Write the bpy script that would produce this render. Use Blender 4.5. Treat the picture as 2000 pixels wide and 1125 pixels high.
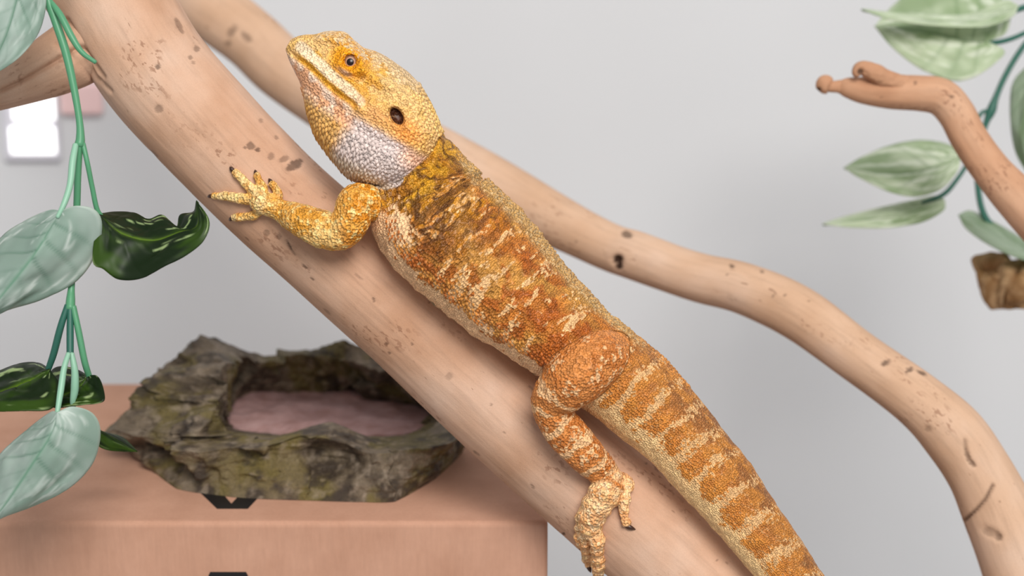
import bpy, math, random
import numpy as np

for o in list(bpy.data.objects):
    bpy.data.objects.remove(o)
scene = bpy.context.scene
COL = scene.collection
rng = np.random.default_rng(7)

# ------------------------------------------------------------------ camera
F = 3750.0                      # focal length in pixels of the 2000 x 1125 frame
PITCH = math.radians(16)
CAM = np.array([0.0, 0.0, 0.4487])
DV = np.array([0.0, math.cos(PITCH), -math.sin(PITCH)])
UV = np.array([0.0, math.sin(PITCH), math.cos(PITCH)])
RV = np.array([1.0, 0.0, 0.0])
cam_d = bpy.data.cameras.new('camera')
cam = bpy.data.objects.new('camera', cam_d)
COL.objects.link(cam)
cam.location = CAM
cam.rotation_euler = (math.pi / 2 - PITCH, 0, 0)
cam_d.sensor_width = 36.0
cam_d.lens = 36.0 * F / 2000.0
cam_d.clip_start = 0.02
cam_d.clip_end = 20
cam_d.dof.use_dof = True
cam_d.dof.focus_distance = 0.592
cam_d.dof.aperture_fstop = 9.0
scene.camera = cam

# ------------------------------------------------------------------ light
world = bpy.data.worlds.new('world')
scene.world = world
world.use_nodes = True
bg = world.node_tree.nodes['Background']
bg.inputs[0].default_value = (0.93, 0.96, 1.0, 1)
bg.inputs[1].default_value = 0.40

def area_light(name, loc, target, size, power, color):
    d = bpy.data.lights.new(name, 'AREA')
    d.shape = 'RECTANGLE'
    d.size, d.size_y = size
    d.energy = power
    d.color = color
    o = bpy.data.objects.new(name, d)
    COL.objects.link(o)
    o.location = loc
    v = np.array(target, float) - np.array(loc, float)
    from mathutils import Vector
    o.rotation_euler = Vector(v).to_track_quat('-Z', 'Y').to_euler()
    return o
area_light('window_front_offscreen', (0.38, -1.05, 1.70), (0.05, 0.62, 0.25), (1.0, 0.9), 48.0, (1.0, 0.97, 0.93))

vs = scene.view_settings
vs.view_transform = 'Standard'
vs.look = 'None'
vs.gamma = 1.0
vs.use_curve_mapping = False
vs.exposure = 0.13

# ------------------------------------------------------------------ helpers
def P(px, py, d):
    px, py, d = np.broadcast_arrays(np.asarray(px, float), np.asarray(py, float), np.asarray(d, float))
    x = (px - 1000.0) / F
    y = (562.5 - py) / F
    return CAM + d[..., None] * (DV + x[..., None] * RV + y[..., None] * UV)

def proj(w):
    r = np.asarray(w, float) - CAM
    d = r @ DV
    return 1000 + F * (r @ RV) / d, 562.5 - F * (r @ UV) / d, d

def on_plane(px, py, z):
    """point on the horizontal plane at height z that is seen at the pixel"""
    px, py, z = np.broadcast_arrays(np.asarray(px, float), np.asarray(py, float), np.asarray(z, float))
    v = DV + ((px - 1000.0) / F)[..., None] * RV + ((562.5 - py) / F)[..., None] * UV
    t = (z - CAM[2]) / v[..., 2]
    return CAM + t[..., None] * v

def lin(c):
    c = np.asarray(c, float) / 255.0
    return np.where(c <= 0.04045, c / 12.92, ((c + 0.055) / 1.055) ** 2.4)

def sstep(a, b, x):
    t = np.clip((x - a) / (b - a), 0, 1)
    return t * t * (3 - 2 * t)

def mixc(a, b, t):
    t = np.asarray(t)[..., None]
    return a * (1 - t) + b * t

def _h(i, j, k, seed):
    n = (i * 374761393 + j * 668265263 + k * 2147483647 + seed * 1274126177) & 0xFFFFFFFF
    n = ((n ^ (n >> 13)) * 1274126177) & 0xFFFFFFFF
    n = n ^ (n >> 16)
    return (n & 0xFFFF) / 65535.0

def vnoise(p, seed=0):
    p = np.asarray(p, float)
    i = np.floor(p).astype(np.int64)
    f = p - i
    f = f * f * (3 - 2 * f)
    x, y, z = i[..., 0], i[..., 1], i[..., 2]
    r = 0
    for dx in (0, 1):
        wx = f[..., 0] if dx else 1 - f[..., 0]
        for dy in (0, 1):
            wy = f[..., 1] if dy else 1 - f[..., 1]
            for dz in (0, 1):
                wz = f[..., 2] if dz else 1 - f[..., 2]
                r = r + wx * wy * wz * _h(x + dx, y + dy, z + dz, seed)
    return r

def fbm(p, oct=3, seed=0):
    r, a, t = 0, 1.0, 0
    p = np.asarray(p, float)
    for k in range(oct):
        r = r + a * vnoise(p * 2 ** k + 13.7 * k, seed + k)
        t += a
        a *= 0.5
    return r / t

def cr(ctrl, n):
    """Catmull-Rom through the control rows, n samples evenly spaced by chord"""
    c = np.asarray(ctrl, float)
    c = np.vstack([2 * c[0] - c[1], c, 2 * c[-1] - c[-2]])
    out = []
    m = 24
    for i in range(1, len(c) - 2):
        p0, p1, p2, p3 = c[i - 1], c[i], c[i + 1], c[i + 2]
        t = np.linspace(0, 1, m, endpoint=False)[:, None]
        out.append(0.5 * ((2 * p1) + (-p0 + p2) * t + (2 * p0 - 5 * p1 + 4 * p2 - p3) * t ** 2
                          + (-p0 + 3 * p1 - 3 * p2 + p3) * t ** 3))
    out.append(c[-2][None])
    o = np.vstack(out)
    k = min(3, o.shape[1])
    L = np.concatenate([[0], np.cumsum(np.linalg.norm(np.diff(o[:, :k], axis=0), axis=1))])
    s = np.linspace(0, L[-1], n)
    return np.stack([np.interp(s, L, o[:, j]) for j in range(o.shape[1])], 1)

def mesh(name, v, f, mat=None, parent=None, smooth=True, attrs=None):
    me = bpy.data.meshes.new(name)
    v = np.asarray(v, float)
    if isinstance(f, np.ndarray):
        f = [f]
    if isinstance(f[0], np.ndarray):
        me.vertices.add(len(v))
        me.vertices.foreach_set('co', v.astype(np.float32).ravel())
        lens = np.concatenate([np.full(len(q), q.shape[1]) for q in f])
        me.loops.add(int(lens.sum()))
        me.loops.foreach_set('vertex_index', np.concatenate([q.astype(np.int32).ravel() for q in f]))
        me.polygons.add(len(lens))
        me.polygons.foreach_set('loop_start', np.concatenate([[0], np.cumsum(lens)[:-1]]).astype(np.int32))
        me.update(calc_edges=True)
        me.validate()
    else:
        me.from_pydata([tuple(x) for x in v], [], f)
    me.polygons.foreach_set('use_smooth', np.full(len(me.polygons), smooth))
    for an, (kind, data) in (attrs or {}).items():
        a = me.attributes.new(an, kind, 'POINT')
        if kind == 'FLOAT':
            a.data.foreach_set('value', np.asarray(data, np.float32))
        elif kind == 'FLOAT_VECTOR':
            a.data.foreach_set('vector', np.asarray(data, np.float32).ravel())
        else:
            d = np.asarray(data, np.float32)
            if d.shape[1] == 3:
                d = np.hstack([d, np.ones((len(d), 1), np.float32)])
            a.data.foreach_set('color', d.ravel())
    me.update()
    o = bpy.data.objects.new(name, me)
    COL.objects.link(o)
    if mat:
        me.materials.append(mat)
    if parent is not None:
        o.parent = parent
        o.matrix_parent_inverse = parent.matrix_world.inverted()
    return o

def tag(o, label=None, cat=None, group=None, kind=None):
    for k, v in (('label', label), ('category', cat), ('group', group), ('kind', kind)):
        if v:
            o[k] = v
    return o

def empty(name, loc, label, cat, group=None):
    o = bpy.data.objects.new(name, None)
    COL.objects.link(o)
    o.empty_display_size = 0.01
    o.location = loc
    from mathutils import Matrix, Vector
    o.matrix_world = Matrix.Translation(Vector(loc))
    return tag(o, label, cat, group)

def grid_faces(n, m, wrap_m=True, off=0):
    i = np.arange(n - 1)[:, None]
    j = np.arange(m if wrap_m else m - 1)[None, :]
    j2 = (j + 1) % m
    a = i * m + j
    b = i * m + j2
    c = (i + 1) * m + j2
    d = (i + 1) * m + j
    return (np.stack(np.broadcast_arrays(a, b, c, d), -1).reshape(-1, 4) + off)

def frames(c):
    """tangent + parallel-transported normals of a polyline"""
    t = np.gradient(c, axis=0)
    t /= np.linalg.norm(t, axis=1)[:, None]
    n = np.zeros_like(c)
    ref = np.array([0, 0, 1.0]) if abs(t[0][2]) < 0.9 else np.array([0, 1.0, 0])
    v = ref - t[0] * (ref @ t[0])
    n[0] = v / np.linalg.norm(v)
    for i in range(1, len(c)):
        v = n[i - 1] - t[i] * (n[i - 1] @ t[i])
        n[i] = v / np.linalg.norm(v)
    return t, n, np.cross(t, n)

def tube_vf(c, r, m=12):
    """closed tube with rounded fan ends: verts, quads as a list of faces"""
    c = np.asarray(c, float)
    r = np.broadcast_to(np.asarray(r, float), (len(c),))
    t, n, b = frames(c)
    a = np.linspace(0, 2 * np.pi, m, endpoint=False)
    ring = c[:, None] + r[:, None, None] * (np.cos(a)[None, :, None] * n[:, None] + np.sin(a)[None, :, None] * b[:, None])
    v = ring.reshape(-1, 3)
    N = len(c)
    v = np.vstack([v, c[0] - t[0] * r[0] * 0.5, c[-1] + t[-1] * r[-1] * 0.5])
    f = [tuple(int(k) for k in q) for q in grid_faces(N, m)]
    f = [q[::-1] for q in f]
    for j in range(m):
        j2 = (j + 1) % m
        f.append((j, j2, N * m)[::1])
        f.append(((N - 1) * m + j2, (N - 1) * m + j, N * m + 1))
    return v, f

# ------------------------------------------------------------------ materials
class NT:
    def __init__(self, name):
        self.m = bpy.data.materials.new(name)
        self.m.use_nodes = True
        self.t = self.m.node_tree
        self.b = self.t.nodes['Principled BSDF']
    def n(self, typ, **kw):
        n = self.t.nodes.new(typ)
        for k, v in kw.items():
            setattr(n, k, v)
        return n
    def l(self, a, b):
        self.t.links.new(a, b)
    def attr(self, name):
        return self.n('ShaderNodeAttribute', attribute_name=name)
    def mapping(self, vec, scale):
        n = self.n('ShaderNodeMapping')
        n.inputs['Scale'].default_value = scale
        self.l(vec, n.inputs['Vector'])
        return n.outputs[0]
    def noise(self, vec, scale, detail=4, rough=0.55):
        n = self.n('ShaderNodeTexNoise')
        n.inputs['Scale'].default_value = scale
        n.inputs['Detail'].default_value = detail
        n.inputs['Roughness'].default_value = rough
        if vec is not None:
            self.l(vec, n.inputs['Vector'])
        return n.outputs['Fac']
    def ramp(self, fac, stops):
        n = self.n('ShaderNodeValToRGB')
        e = n.color_ramp.elements
        while len(e) < len(stops):
            e.new(0.5)
        for k, (p, c) in enumerate(stops):
            e[k].position = p
            if np.isscalar(c):
                c = (c, c, c)
            else:
                c = tuple(lin(c))
            e[k].color = (*c, 1)
        self.l(fac, n.inputs[0])
        return n.outputs[0]
    def mix(self, fac, a, b, mode='MIX'):
        n = self.n('ShaderNodeMix', data_type='RGBA', blend_type=mode)
        for inp, val in ((n.inputs[0], fac), (n.inputs[6], a), (n.inputs[7], b)):
            if hasattr(val, 'is_linked') or hasattr(val, 'links'):
                self.l(val, inp)
            elif np.isscalar(val):
                inp.default_value = val
            else:
                inp.default_value = (*lin(val), 1)
        return n.outputs[2]
    def math(self, op, a, b=None):
        n = self.n('ShaderNodeMath', operation=op)
        for inp, val in ((n.inputs[0], a), (n.inputs[1], b)):
            if val is None:
                continue
            if hasattr(val, 'links'):
                self.l(val, inp)
            else:
                inp.default_value = val
        return n.outputs[0]
    def bump(self, h, strength, dist):
        n = self.n('ShaderNodeBump')
        n.inputs['Strength'].default_value = strength
        n.inputs['Distance'].default_value = dist
        self.l(h, n.inputs['Height'])
        self.l(n.outputs[0], self.b.inputs['Normal'])
        return n
    def base(self, c, rough=0.6, spec=0.4):
        i = self.b.inputs['Base Color']
        if hasattr(c, 'links'):
            self.l(c, i)
        else:
            i.default_value = (*lin(c), 1)
        self.b.inputs['Roughness'].default_value = rough
        self.b.inputs['Specular IOR Level'].default_value = spec
        return self.m

def mat_plain(name, c, rough=0.6, spec=0.4):
    return NT(name).base(c, rough, spec)

def mat_wood(name, c1, c2, c3):
    k = NT(name)
    bc = k.attr('bc').outputs['Vector']
    mk = k.attr('mark').outputs['Fac']
    stretched = k.mapping(bc, (10, 1, 1))     # across is fine, along is long: see bc axes
    g = k.noise(k.mapping(bc, (0.12, 1, 1)), 420, 5, 0.6)
    big = k.noise(bc, 38, 3, 0.5)
    col = k.ramp(big, [(0.3, c1), (0.52, c2), (0.72, c3)])
    grain = k.ramp(g, [(0.25, 0.72), (0.5, 1.0), (0.8, 1.06)])
    col = k.mix(0.6, col, grain, 'MULTIPLY')
    fl = k.noise(k.mapping(bc, (0.5, 1, 1)), 260, 2, 0.5)
    fleck = k.ramp(fl, [(0.735, 0.0), (0.77, 1.0)])
    col = k.mix(k.math('MULTIPLY', fleck, 0.55), col, (120, 84, 62))
    fine = k.noise(bc, 2200, 3, 0.6)
    col = k.mix(0.25, col, k.ramp(fine, [(0.3, 0.8), (0.6, 1.05)]), 'MULTIPLY')
    fl2 = k.noise(k.mapping(bc, (0.22, 1, 1)), 800, 2, 0.5)
    col = k.mix(k.math('MULTIPLY', k.ramp(fl2, [(0.74, 0.0), (0.77, 1.0)]), 0.6), col, (124, 88, 66))
    clus = k.ramp(k.noise(k.mapping(bc, (0.7, 1, 1)), 62, 2, 0.5), [(0.56, 0.0), (0.66, 1.0)])
    pit = k.ramp(k.noise(k.mapping(bc, (0.6, 1, 1)), 640, 2, 0.55), [(0.56, 0.0), (0.62, 1.0)])
    col = k.mix(k.math('MULTIPLY', k.math('MULTIPLY', clus, pit), 0.6), col, (136, 94, 70))
    col = k.mix(mk, col, (58, 38, 28))
    h = k.math('ADD', k.math('MULTIPLY', g, 0.7), k.math('MULTIPLY', fine, 0.35))
    k.bump(h, 0.35, 0.0006)
    return k.base(col, 0.75, 0.25)

def mat_vcol(name, rough=0.5, spec=0.4, bump=None, transl=0.0):
    k = NT(name)
    c = k.attr('col').outputs['Color']
    if bump:
        tc = k.n('ShaderNodeTexCoord').outputs['Object']
        h = k.noise(tc, bump[0], 4, 0.6)
        k.bump(h, bump[1], bump[2])
    m = k.base(c, rough, spec)
    if transl:
        tr = k.n('ShaderNodeBsdfTranslucent')
        k.l(c, tr.inputs[0])
        mx = k.n('ShaderNodeMixShader')
        mx.inputs[0].default_value = transl
        k.l(k.b.outputs[0], mx.inputs[1])
        k.l(tr.outputs[0], mx.inputs[2])
        k.l(mx.outputs[0], k.t.nodes['Material Output'].inputs[0])
    return m

def mat_skin():
    k = NT('lizard_skin')
    col = k.attr('col').outputs['Color']
    bc = k.attr('bc').outputs['Vector']
    v = k.n('ShaderNodeTexVoronoi', feature='F1', voronoi_dimensions='3D')
    v.inputs['Scale'].default_value = 1.0
    v.inputs['Randomness'].default_value = 0.72
    k.l(bc, v.inputs['Vector'])
    dist = v.outputs['Distance']
    cell = v.outputs['Color']
    dome = k.ramp(dist, [(0.0, 1.0), (0.36, 0.75), (0.62, 0.0)])
    sep = k.n('ShaderNodeSeparateColor')
    k.l(cell, sep.inputs[0])
    rnd = k.ramp(sep.outputs[0], [(0.0, 0.74), (0.55, 1.0), (1.0, 1.26)])
    col2 = k.attr('col2').outputs['Color']
    lp = k.attr('lp').outputs['Fac']
    pick = k.math('ADD', lp, k.math('MULTIPLY', k.math('SUBTRACT', sep.outputs[1], 0.5), 0.62))
    c = k.mix(k.ramp(pick, [(0.40, 0.0), (0.60, 1.0)]), col, col2)
    c = k.mix(0.9, c, rnd, 'MULTIPLY')
    tc = k.n('ShaderNodeTexCoord').outputs['Object']
    fine = k.noise(tc, 3000, 2, 0.5)
    h = k.math('ADD', dome, k.math('MULTIPLY', fine, 0.15))
    k.bump(h, 0.9, 0.0006)
    return k.base(c, 0.45, 0.35)

WOOD = mat_wood('bare_wood', (186, 142, 112), (203, 163, 136), (212, 178, 155))
WOOD3 = mat_wood('brown_wood', (176, 128, 96), (194, 148, 116), (206, 164, 134))
WOOD2 = mat_wood('pale_wood', (196, 158, 128), (206, 170, 142), (212, 180, 156))
SKIN = mat_skin()

# ------------------------------------------------------------------ room
def box_vf(x0, x1, y0, y1, z0, z1):
    v = [(x, y, z) for z in (z0, z1) for y in (y0, y1) for x in (x0, x1)]
    f = [(0, 2, 3, 1), (4, 5, 7, 6), (0, 1, 5, 4), (2, 6, 7, 3), (0, 4, 6, 2), (1, 3, 7, 5)]
    return v, f

def mat_wall():
    k = NT('painted_wall')
    tc = k.n('ShaderNodeTexCoord').outputs['Object']
    n = k.noise(tc, 5, 3, 0.5)
    c = k.ramp(n, [(0.3, (212, 213, 215)), (0.7, (217, 218, 220))])
    f = k.noise(tc, 400, 3, 0.6)
    k.bump(f, 0.08, 0.0005)
    return k.base(c, 0.7, 0.2)
MW = mat_wall()
WALL_Y = 0.955
tag(mesh('wall_back', *box_vf(-0.9, 0.9, WALL_Y, WALL_Y + 0.02, 0, 1.2), MW, smooth=False), 'plain pale grey painted wall behind the branches', 'wall', kind='structure')
tag(mesh('floor', *box_vf(-0.9, 0.9, -0.4, WALL_Y, -0.02, 0.0), mat_plain('grey_floor', (150, 150, 152), 0.8, 0.2), smooth=False), 'grey floor under the box and branches', 'floor', kind='structure')

# ------------------------------------------------------------------ added glowing stand-in for a blurred bright patch
def px_rect(px0, py0, px1, py1, y):
    """world x and z of a pixel rectangle on the vertical plane at y"""
    def hit(px, py):
        v = DV + (px - 1000) / F * RV + (562.5 - py) / F * UV
        t = y / v[1]
        return CAM + t * v
    a, b = hit(px0, py0), hit(px1, py1)
    return a[0], b[0], b[2], a[2]

def build_bright_patch():
    yb = WALL_Y
    x0, x1, z0, z1 = px_rect(2, 176, 122, 312, yb)
    root = empty('bright_patch', ((x0 + x1) / 2, yb - 0.005, z0), 'added glowing white panels standing in for a blurred bright patch at the back wall', 'bright patch')
    hs = mat_plain('patch_backing', (214, 212, 220), 0.5)
    v, f = box_vf(x0, x1, yb - 0.004, yb, z0, z1)
    o = mesh('backing', v, f, hs, root, smooth=False)
    b = o.modifiers.new('bevel', 'BEVEL'); b.width = 0.0015; b.segments = 3
    x0, x1, z0, z1 = px_rect(118, 160, 204, 222, yb)
    v, f = box_vf(x0, x1, yb - 0.005, yb, z0, z1)
    o = mesh('pink_slab', v, f, mat_plain('pink_tint', (244, 208, 206), 0.6), root, smooth=False)  # made-up slab imitating a pinkish blur beside the bright patch
    b = o.modifiers.new('bevel', 'BEVEL'); b.width = 0.002; b.segments = 3
    em = NT('patch_glow')  # invented glow for the bright patch, no known lamp here
    em.b.inputs['Emission Color'].default_value = (1, 1, 1, 1)
    em.b.inputs['Emission Strength'].default_value = 1.2
    em.base((250, 250, 250), 0.4)
    for r in ((18, 186, 106, 238), (14, 250, 108, 304)):
        x0, x1, z0, z1 = px_rect(*r, yb - 0.008)
        v, f = box_vf(x0, x1, yb - 0.006, yb - 0.0035, z0, z1)
        p = mesh('glow_panel', v, f, em.m, root, smooth=False)
        b = p.modifiers.new('bevel', 'BEVEL'); b.width = 0.0015; b.segments = 2
build_bright_patch()

# ------------------------------------------------------------------ cardboard box
BOX_TOP = 0.20
def mat_card():
    k = NT('cardboard')
    tc = k.n('ShaderNodeTexCoord').outputs['Object']
    n = k.noise(tc, 60, 4, 0.6)
    c = k.ramp(n, [(0.3, (184, 139, 115)), (0.7, (196, 151, 127))])
    s = k.noise(k.mapping(tc, (1.0, 1.0, 0.15)), 900, 3, 0.6)
    c = k.mix(0.35, c, k.ramp(s, [(0.3, 0.85), (0.65, 1.05)]), 'MULTIPLY')
    k.bump(s, 0.12, 0.0004)
    return k.base(c, 0.8, 0.2)

def build_box():
    fr = on_plane(1070, 1020, BOX_TOP)
    x1, y0 = fr[0], fr[1]
    y1 = on_plane(250, 748, BOX_TOP)[1]
    x0 = on_plane(-260, 1015, BOX_TOP)[0]
    root = empty('cardboard_box', ((x0 + x1) / 2, (y0 + y1) / 2, 0), 'pinkish brown cardboard box under the stone bowl', 'box')
    card = mat_card()
    v, f = box_vf(x0, x1, y0, y1, 0.0, BOX_TOP)
    o = mesh('carton', v, f, card, root, smooth=False)
    b = o.modifiers.new('bevel', 'BEVEL'); b.width = 0.0018; b.segments = 4
    ink = mat_plain('black_ink', (22, 18, 18), 0.6)
    # printed mark on the top face
    pts = [(384, 956), (438, 968), (452, 984), (467, 968), (516, 960), (484, 994), (424, 994)]
    w = np.array([on_plane(a, b_, BOX_TOP) for a, b_ in pts])
    n = len(w)
    lo = w.copy(); lo[:, 2] -= 0.0004
    hi = w.copy(); hi[:, 2] += 0.00012
    f = [tuple(range(n - 1, -1, -1)), tuple(range(n, 2 * n))] + [(i, (i + 1) % n, n + (i + 1) % n, n + i) for i in range(n)]
    tag(mesh('printed_mark', np.vstack([lo, hi]), f, ink, root, smooth=False), 'black printed mark with a notch on the box top')
    # printed mark on the front face
    xa, xb, zb, za = px_rect(407, 1117, 487, 1190, y0)
    c = 0.0012
    pts = [(xa, zb), (xb, zb), (xb, za - c), (xb - c * 0.5, za), (xa + c * 0.5, za), (xa, za - c)]
    n = len(pts)
    lo = np.array([(x, y0 + 0.0004, z) for x, z in pts])
    hi = np.array([(x, y0 - 0.00012, z) for x, z in pts])
    f = [tuple(range(n - 1, -1, -1)), tuple(range(n, 2 * n))] + [(i, (i + 1) % n, n + (i + 1) % n, n + i) for i in range(n)]
    tag(mesh('printed_mark', np.vstack([lo, hi]), f, ink, root, smooth=False), 'black printed mark on the box front')
build_box()

# ------------------------------------------------------------------ stone bowl
def mat_stone():
    k = NT('painted_stone')
    tc = k.n('ShaderNodeTexCoord').outputs['Object']
    c = k.attr('col').outputs['Color']
    n = k.noise(tc, 900, 5, 0.7)
    c = k.mix(0.7, c, k.ramp(n, [(0.3, 0.55), (0.5, 0.95), (0.72, 1.35)]), 'MULTIPLY')
    k.bump(n, 0.8, 0.0008)
    return k.base(c, 0.55, 0.4)

def build_bowl():
    B = BOX_TOP
    # columns round the bowl, clockwise from front left: base px, rim outer px + height, rim inner px + height, pool edge px
    cols = [
        ((345, 955), (392, 878, .0160), (478, 852, .0165), (492, 840)),
        ((470, 973), (505, 872, .0165), (530, 856, .0170), (545, 852)),
        ((600, 978), (625, 852, .0195), (645, 824, .0205), (650, 838)),
        ((700, 981), (715, 884, .0150), (730, 856, .0150), (720, 852)),
        ((772, 980), (795, 880, .0160), (800, 852, .0140), (790, 850)),
        ((850, 935), (880, 862, .0170), (840, 832, .0150), (830, 828)),
        ((905, 880), (915, 815, .0200), (868, 802, .0180), (850, 800)),
        ((880, 815), (850, 730, .0230), (800, 745, .0220), (795, 790)),
        ((770, 785), (760, 678, .0290), (700, 704, .0260), (700, 768)),
        ((690, 770), (672, 668, .0310), (660, 704, .0240), (650, 764)),
        ((600, 768), (600, 694, .0235), (590, 704, .0235), (590, 764)),
        ((490, 770), (488, 682, .0270), (478, 700, .0260), (478, 772)),
        ((420, 780), (402, 664, .0330), (448, 716, .0300), (450, 786)),
        ((325, 808), (345, 708, .0290), (425, 765, .0260), (443, 802)),
        ((278, 848), (265, 785, .0220), (408, 822, .0220), (456, 825)),
        ((268, 890), (233, 838, .0150), (398, 850, .0185), (472, 836)),
    ]
    floor_h = 0.0075
    K = len(cols)
    base = np.array([on_plane(*c[0], B) for c in cols])
    ro = np.array([on_plane(c[1][0], c[1][1], B + c[1][2]) for c in cols])
    ri = np.array([on_plane(c[2][0], c[2][1], B + c[2][2]) for c in cols])
    po = np.array([on_plane(*c[3], B + floor_h) for c in cols])
    def per(a, n):
        e = np.vstack([a[-2:], a, a[:3]])
        out = []
        per_seg = n // K
        t = np.linspace(0, 1, per_seg, endpoint=False)[:, None]
        for i in range(2, 2 + K):
            p0, p1, p2, p3 = e[i - 1], e[i], e[i + 1], e[i + 2]
            sm = 0.5 * ((2 * p1) + (-p0 + p2) * t + (2 * p0 - 5 * p1 + 4 * p2 - p3) * t ** 2 + (-p0 + 3 * p1 - 3 * p2 + p3) * t ** 3)
            ln = p1 + (p2 - p1) * t
            out.append(0.45 * sm + 0.55 * ln)      # facets stay a little angular
        return np.vstack(out)
    n = K * 32
    base, ro, ri, po = (per(a, n) for a in (base, ro, ri, po))
    rows = []
    def seg(a, b, k, bulge=0.0, last=False):
        t = np.linspace(0, 1, k, endpoint=last)
        cen = base.mean(0)
        for x in t:
            p = a + (b - a) * x
            if bulge:
                d = p - cen
                d[:, 2] = 0
                d /= np.linalg.norm(d, axis=1)[:, None]
                p = p + d * bulge * math.sin(math.pi * x)
            rows.append(p)
    under = base * 0.96 + base.mean(0) * 0.04
    seg(under, base, 3)
    seg(base, ro, 56, -0.0012)
    seg(ro, ri, 40)
    seg(ri, po, 34, last=True)
    v = np.vstack(rows)
    R = len(rows)
    zrel = np.clip((v[:, 2] - B) / 0.006, 0, 1)
    f = [tuple(int(i) for i in q) for q in grid_faces(R, n)]
    # rocky displacement
    def ridged(p, s):
        return 1 - np.abs(2 * fbm(p, 3, s) - 1)
    q = v * 1000
    # rocky facets: the nearest of scattered planes, plus chips and strata
    seeds = np.stack([rng.uniform(q[:, k].min(), q[:, k].max(), 70) for k in range(3)], 1)
    tilt = rng.normal(0, 1.25, (70, 3))
    wq = q + (np.stack([fbm(q / 9 + 3 * k, 2, 60 + k) for k in range(3)], 1) - .5) * 9
    dist = np.linalg.norm(wq[:, None] - seeds[None], axis=2)
    nr = dist.argmin(1)
    facet = np.einsum('ij,ij->i', (q - seeds[nr]), tilt[nr]) / 14
    dsp = np.clip(facet, -1, 1) * 0.0021 + (fbm(q / 16, 4, 3) - 0.5) * 0.006
    bx, by, _d = proj(v)
    left = sstep(470, 380, bx)
    dsp = dsp * (1 + 1.3 * left) + left * (ridged(q / 12, 19) - .68) * .008
    dsp = dsp + (ridged(q / 6, 9) - 0.7) * 0.0022 + (fbm(q * np.array([1 / 9, 1 / 9, 1 / 1.6]), 2, 71) - .5) * (0.0016 - .0009 * left) + (fbm(q / 1.6, 2, 81) - .5) * 0.0011
    out = v - np.array([base[:, 0].mean(), base[:, 1].mean(), B + 0.01])
    out /= np.linalg.norm(out, axis=1)[:, None] + 1e-9
    v = v + out * (dsp * zrel)[:, None]
    v[:, 2] = np.maximum(v[:, 2], B)
    # hollow chipped into the front face
    hx = on_plane(655, 892, B + 0.012)
    d = np.linalg.norm((v - hx) / np.array([0.0115, 0.012, 0.0062]), axis=1)
    v = v + np.array([0.0, 1.0, -0.2]) * (0.010 * np.exp(-d ** 4))[:, None]
    # colours: grey brown rock, dusty light crests, mossy patches
    n1 = fbm(v * 160, 4, 31)
    n2 = fbm(v * 420, 3, 41)
    n3 = fbm(v * 90 + 5, 3, 51)
    c = mixc(np.tile(lin((84, 70, 54)), (len(v), 1)), np.tile(lin((126, 110, 90)), (len(v), 1)), sstep(0.35, 0.65, n1))
    c = mixc(c, np.tile(lin((112, 98, 40)), (len(v), 1)), 0.75 * sstep(0.46, 0.62, n3))
    c = mixc(c, np.tile(lin((176, 158, 138)), (len(v), 1)), 0.4 * sstep(.52, .74, n2))
    c = mixc(c, np.tile(lin((60, 48, 38)), (len(v), 1)), 0.8 * sstep(0.6, 0.42, n2) * sstep(0.5, 0.3, n1))
    olive_p = on_plane(500, 920, B + 0.009)
    do_ = np.linalg.norm((v - olive_p) / np.array([0.024, 0.02, 0.009]), axis=1)
    c = mixc(c, np.tile(lin((112, 96, 44)), (len(v), 1)), .7 * np.exp(-do_ ** 4) * sstep(.35, .55, n1))
    c = c * .86
    root = empty('stone_bowl', (base[:, 0].mean(), base[:, 1].mean(), B), 'rough grey brown stone bowl holding pink sand on the box', 'bowl')
    f.append(tuple(range(n - 1, -1, -1)))
    me = mesh('rock', v, f, mat_stone(), root, attrs={'col': ('FLOAT_COLOR', c)})
    # sand
    rings = 26
    cen = po.mean(0)
    rows = []
    for i in range(rings):
        t = i / (rings - 1) * 1.05
        p = cen + (po - cen) * t
        rows.append(p)
    v = np.vstack(rows)
    v[:, 2] = B + floor_h + 0.0004 + (fbm(v * 130, 3, 5) - 0.5) * 0.0035
    lo = v[-n:].copy(); lo[:, 2] = B + 0.003
    v = np.vstack([v, lo])
    f = [tuple(int(i) for i in q) for q in grid_faces(rings + 1, n)]
    f.append(tuple(range(rings * n + n - 1, rings * n - 1, -1)))
    k = NT('pink_sand')
    tc = k.n('ShaderNodeTexCoord').outputs['Object']
    nn = k.noise(tc, 120, 4, 0.6)
    col = k.ramp(nn, [(0.3, (160, 122, 116)), (0.55, (182, 146, 142)), (0.75, (194, 160, 156))])
    fine = k.noise(tc, 2500, 3, 0.7)
    col = k.mix(0.4, col, k.ramp(fine, [(0.3, 0.8), (0.7, 1.1)]), 'MULTIPLY')
    k.bump(fine, 0.6, 0.0004)
    sand = k.base(col, 0.85, 0.2)
    o = mesh('sand', v, f, sand, root)
    tag(o, 'dusty pink sand in the bowl', kind='stuff')
build_bowl()

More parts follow.
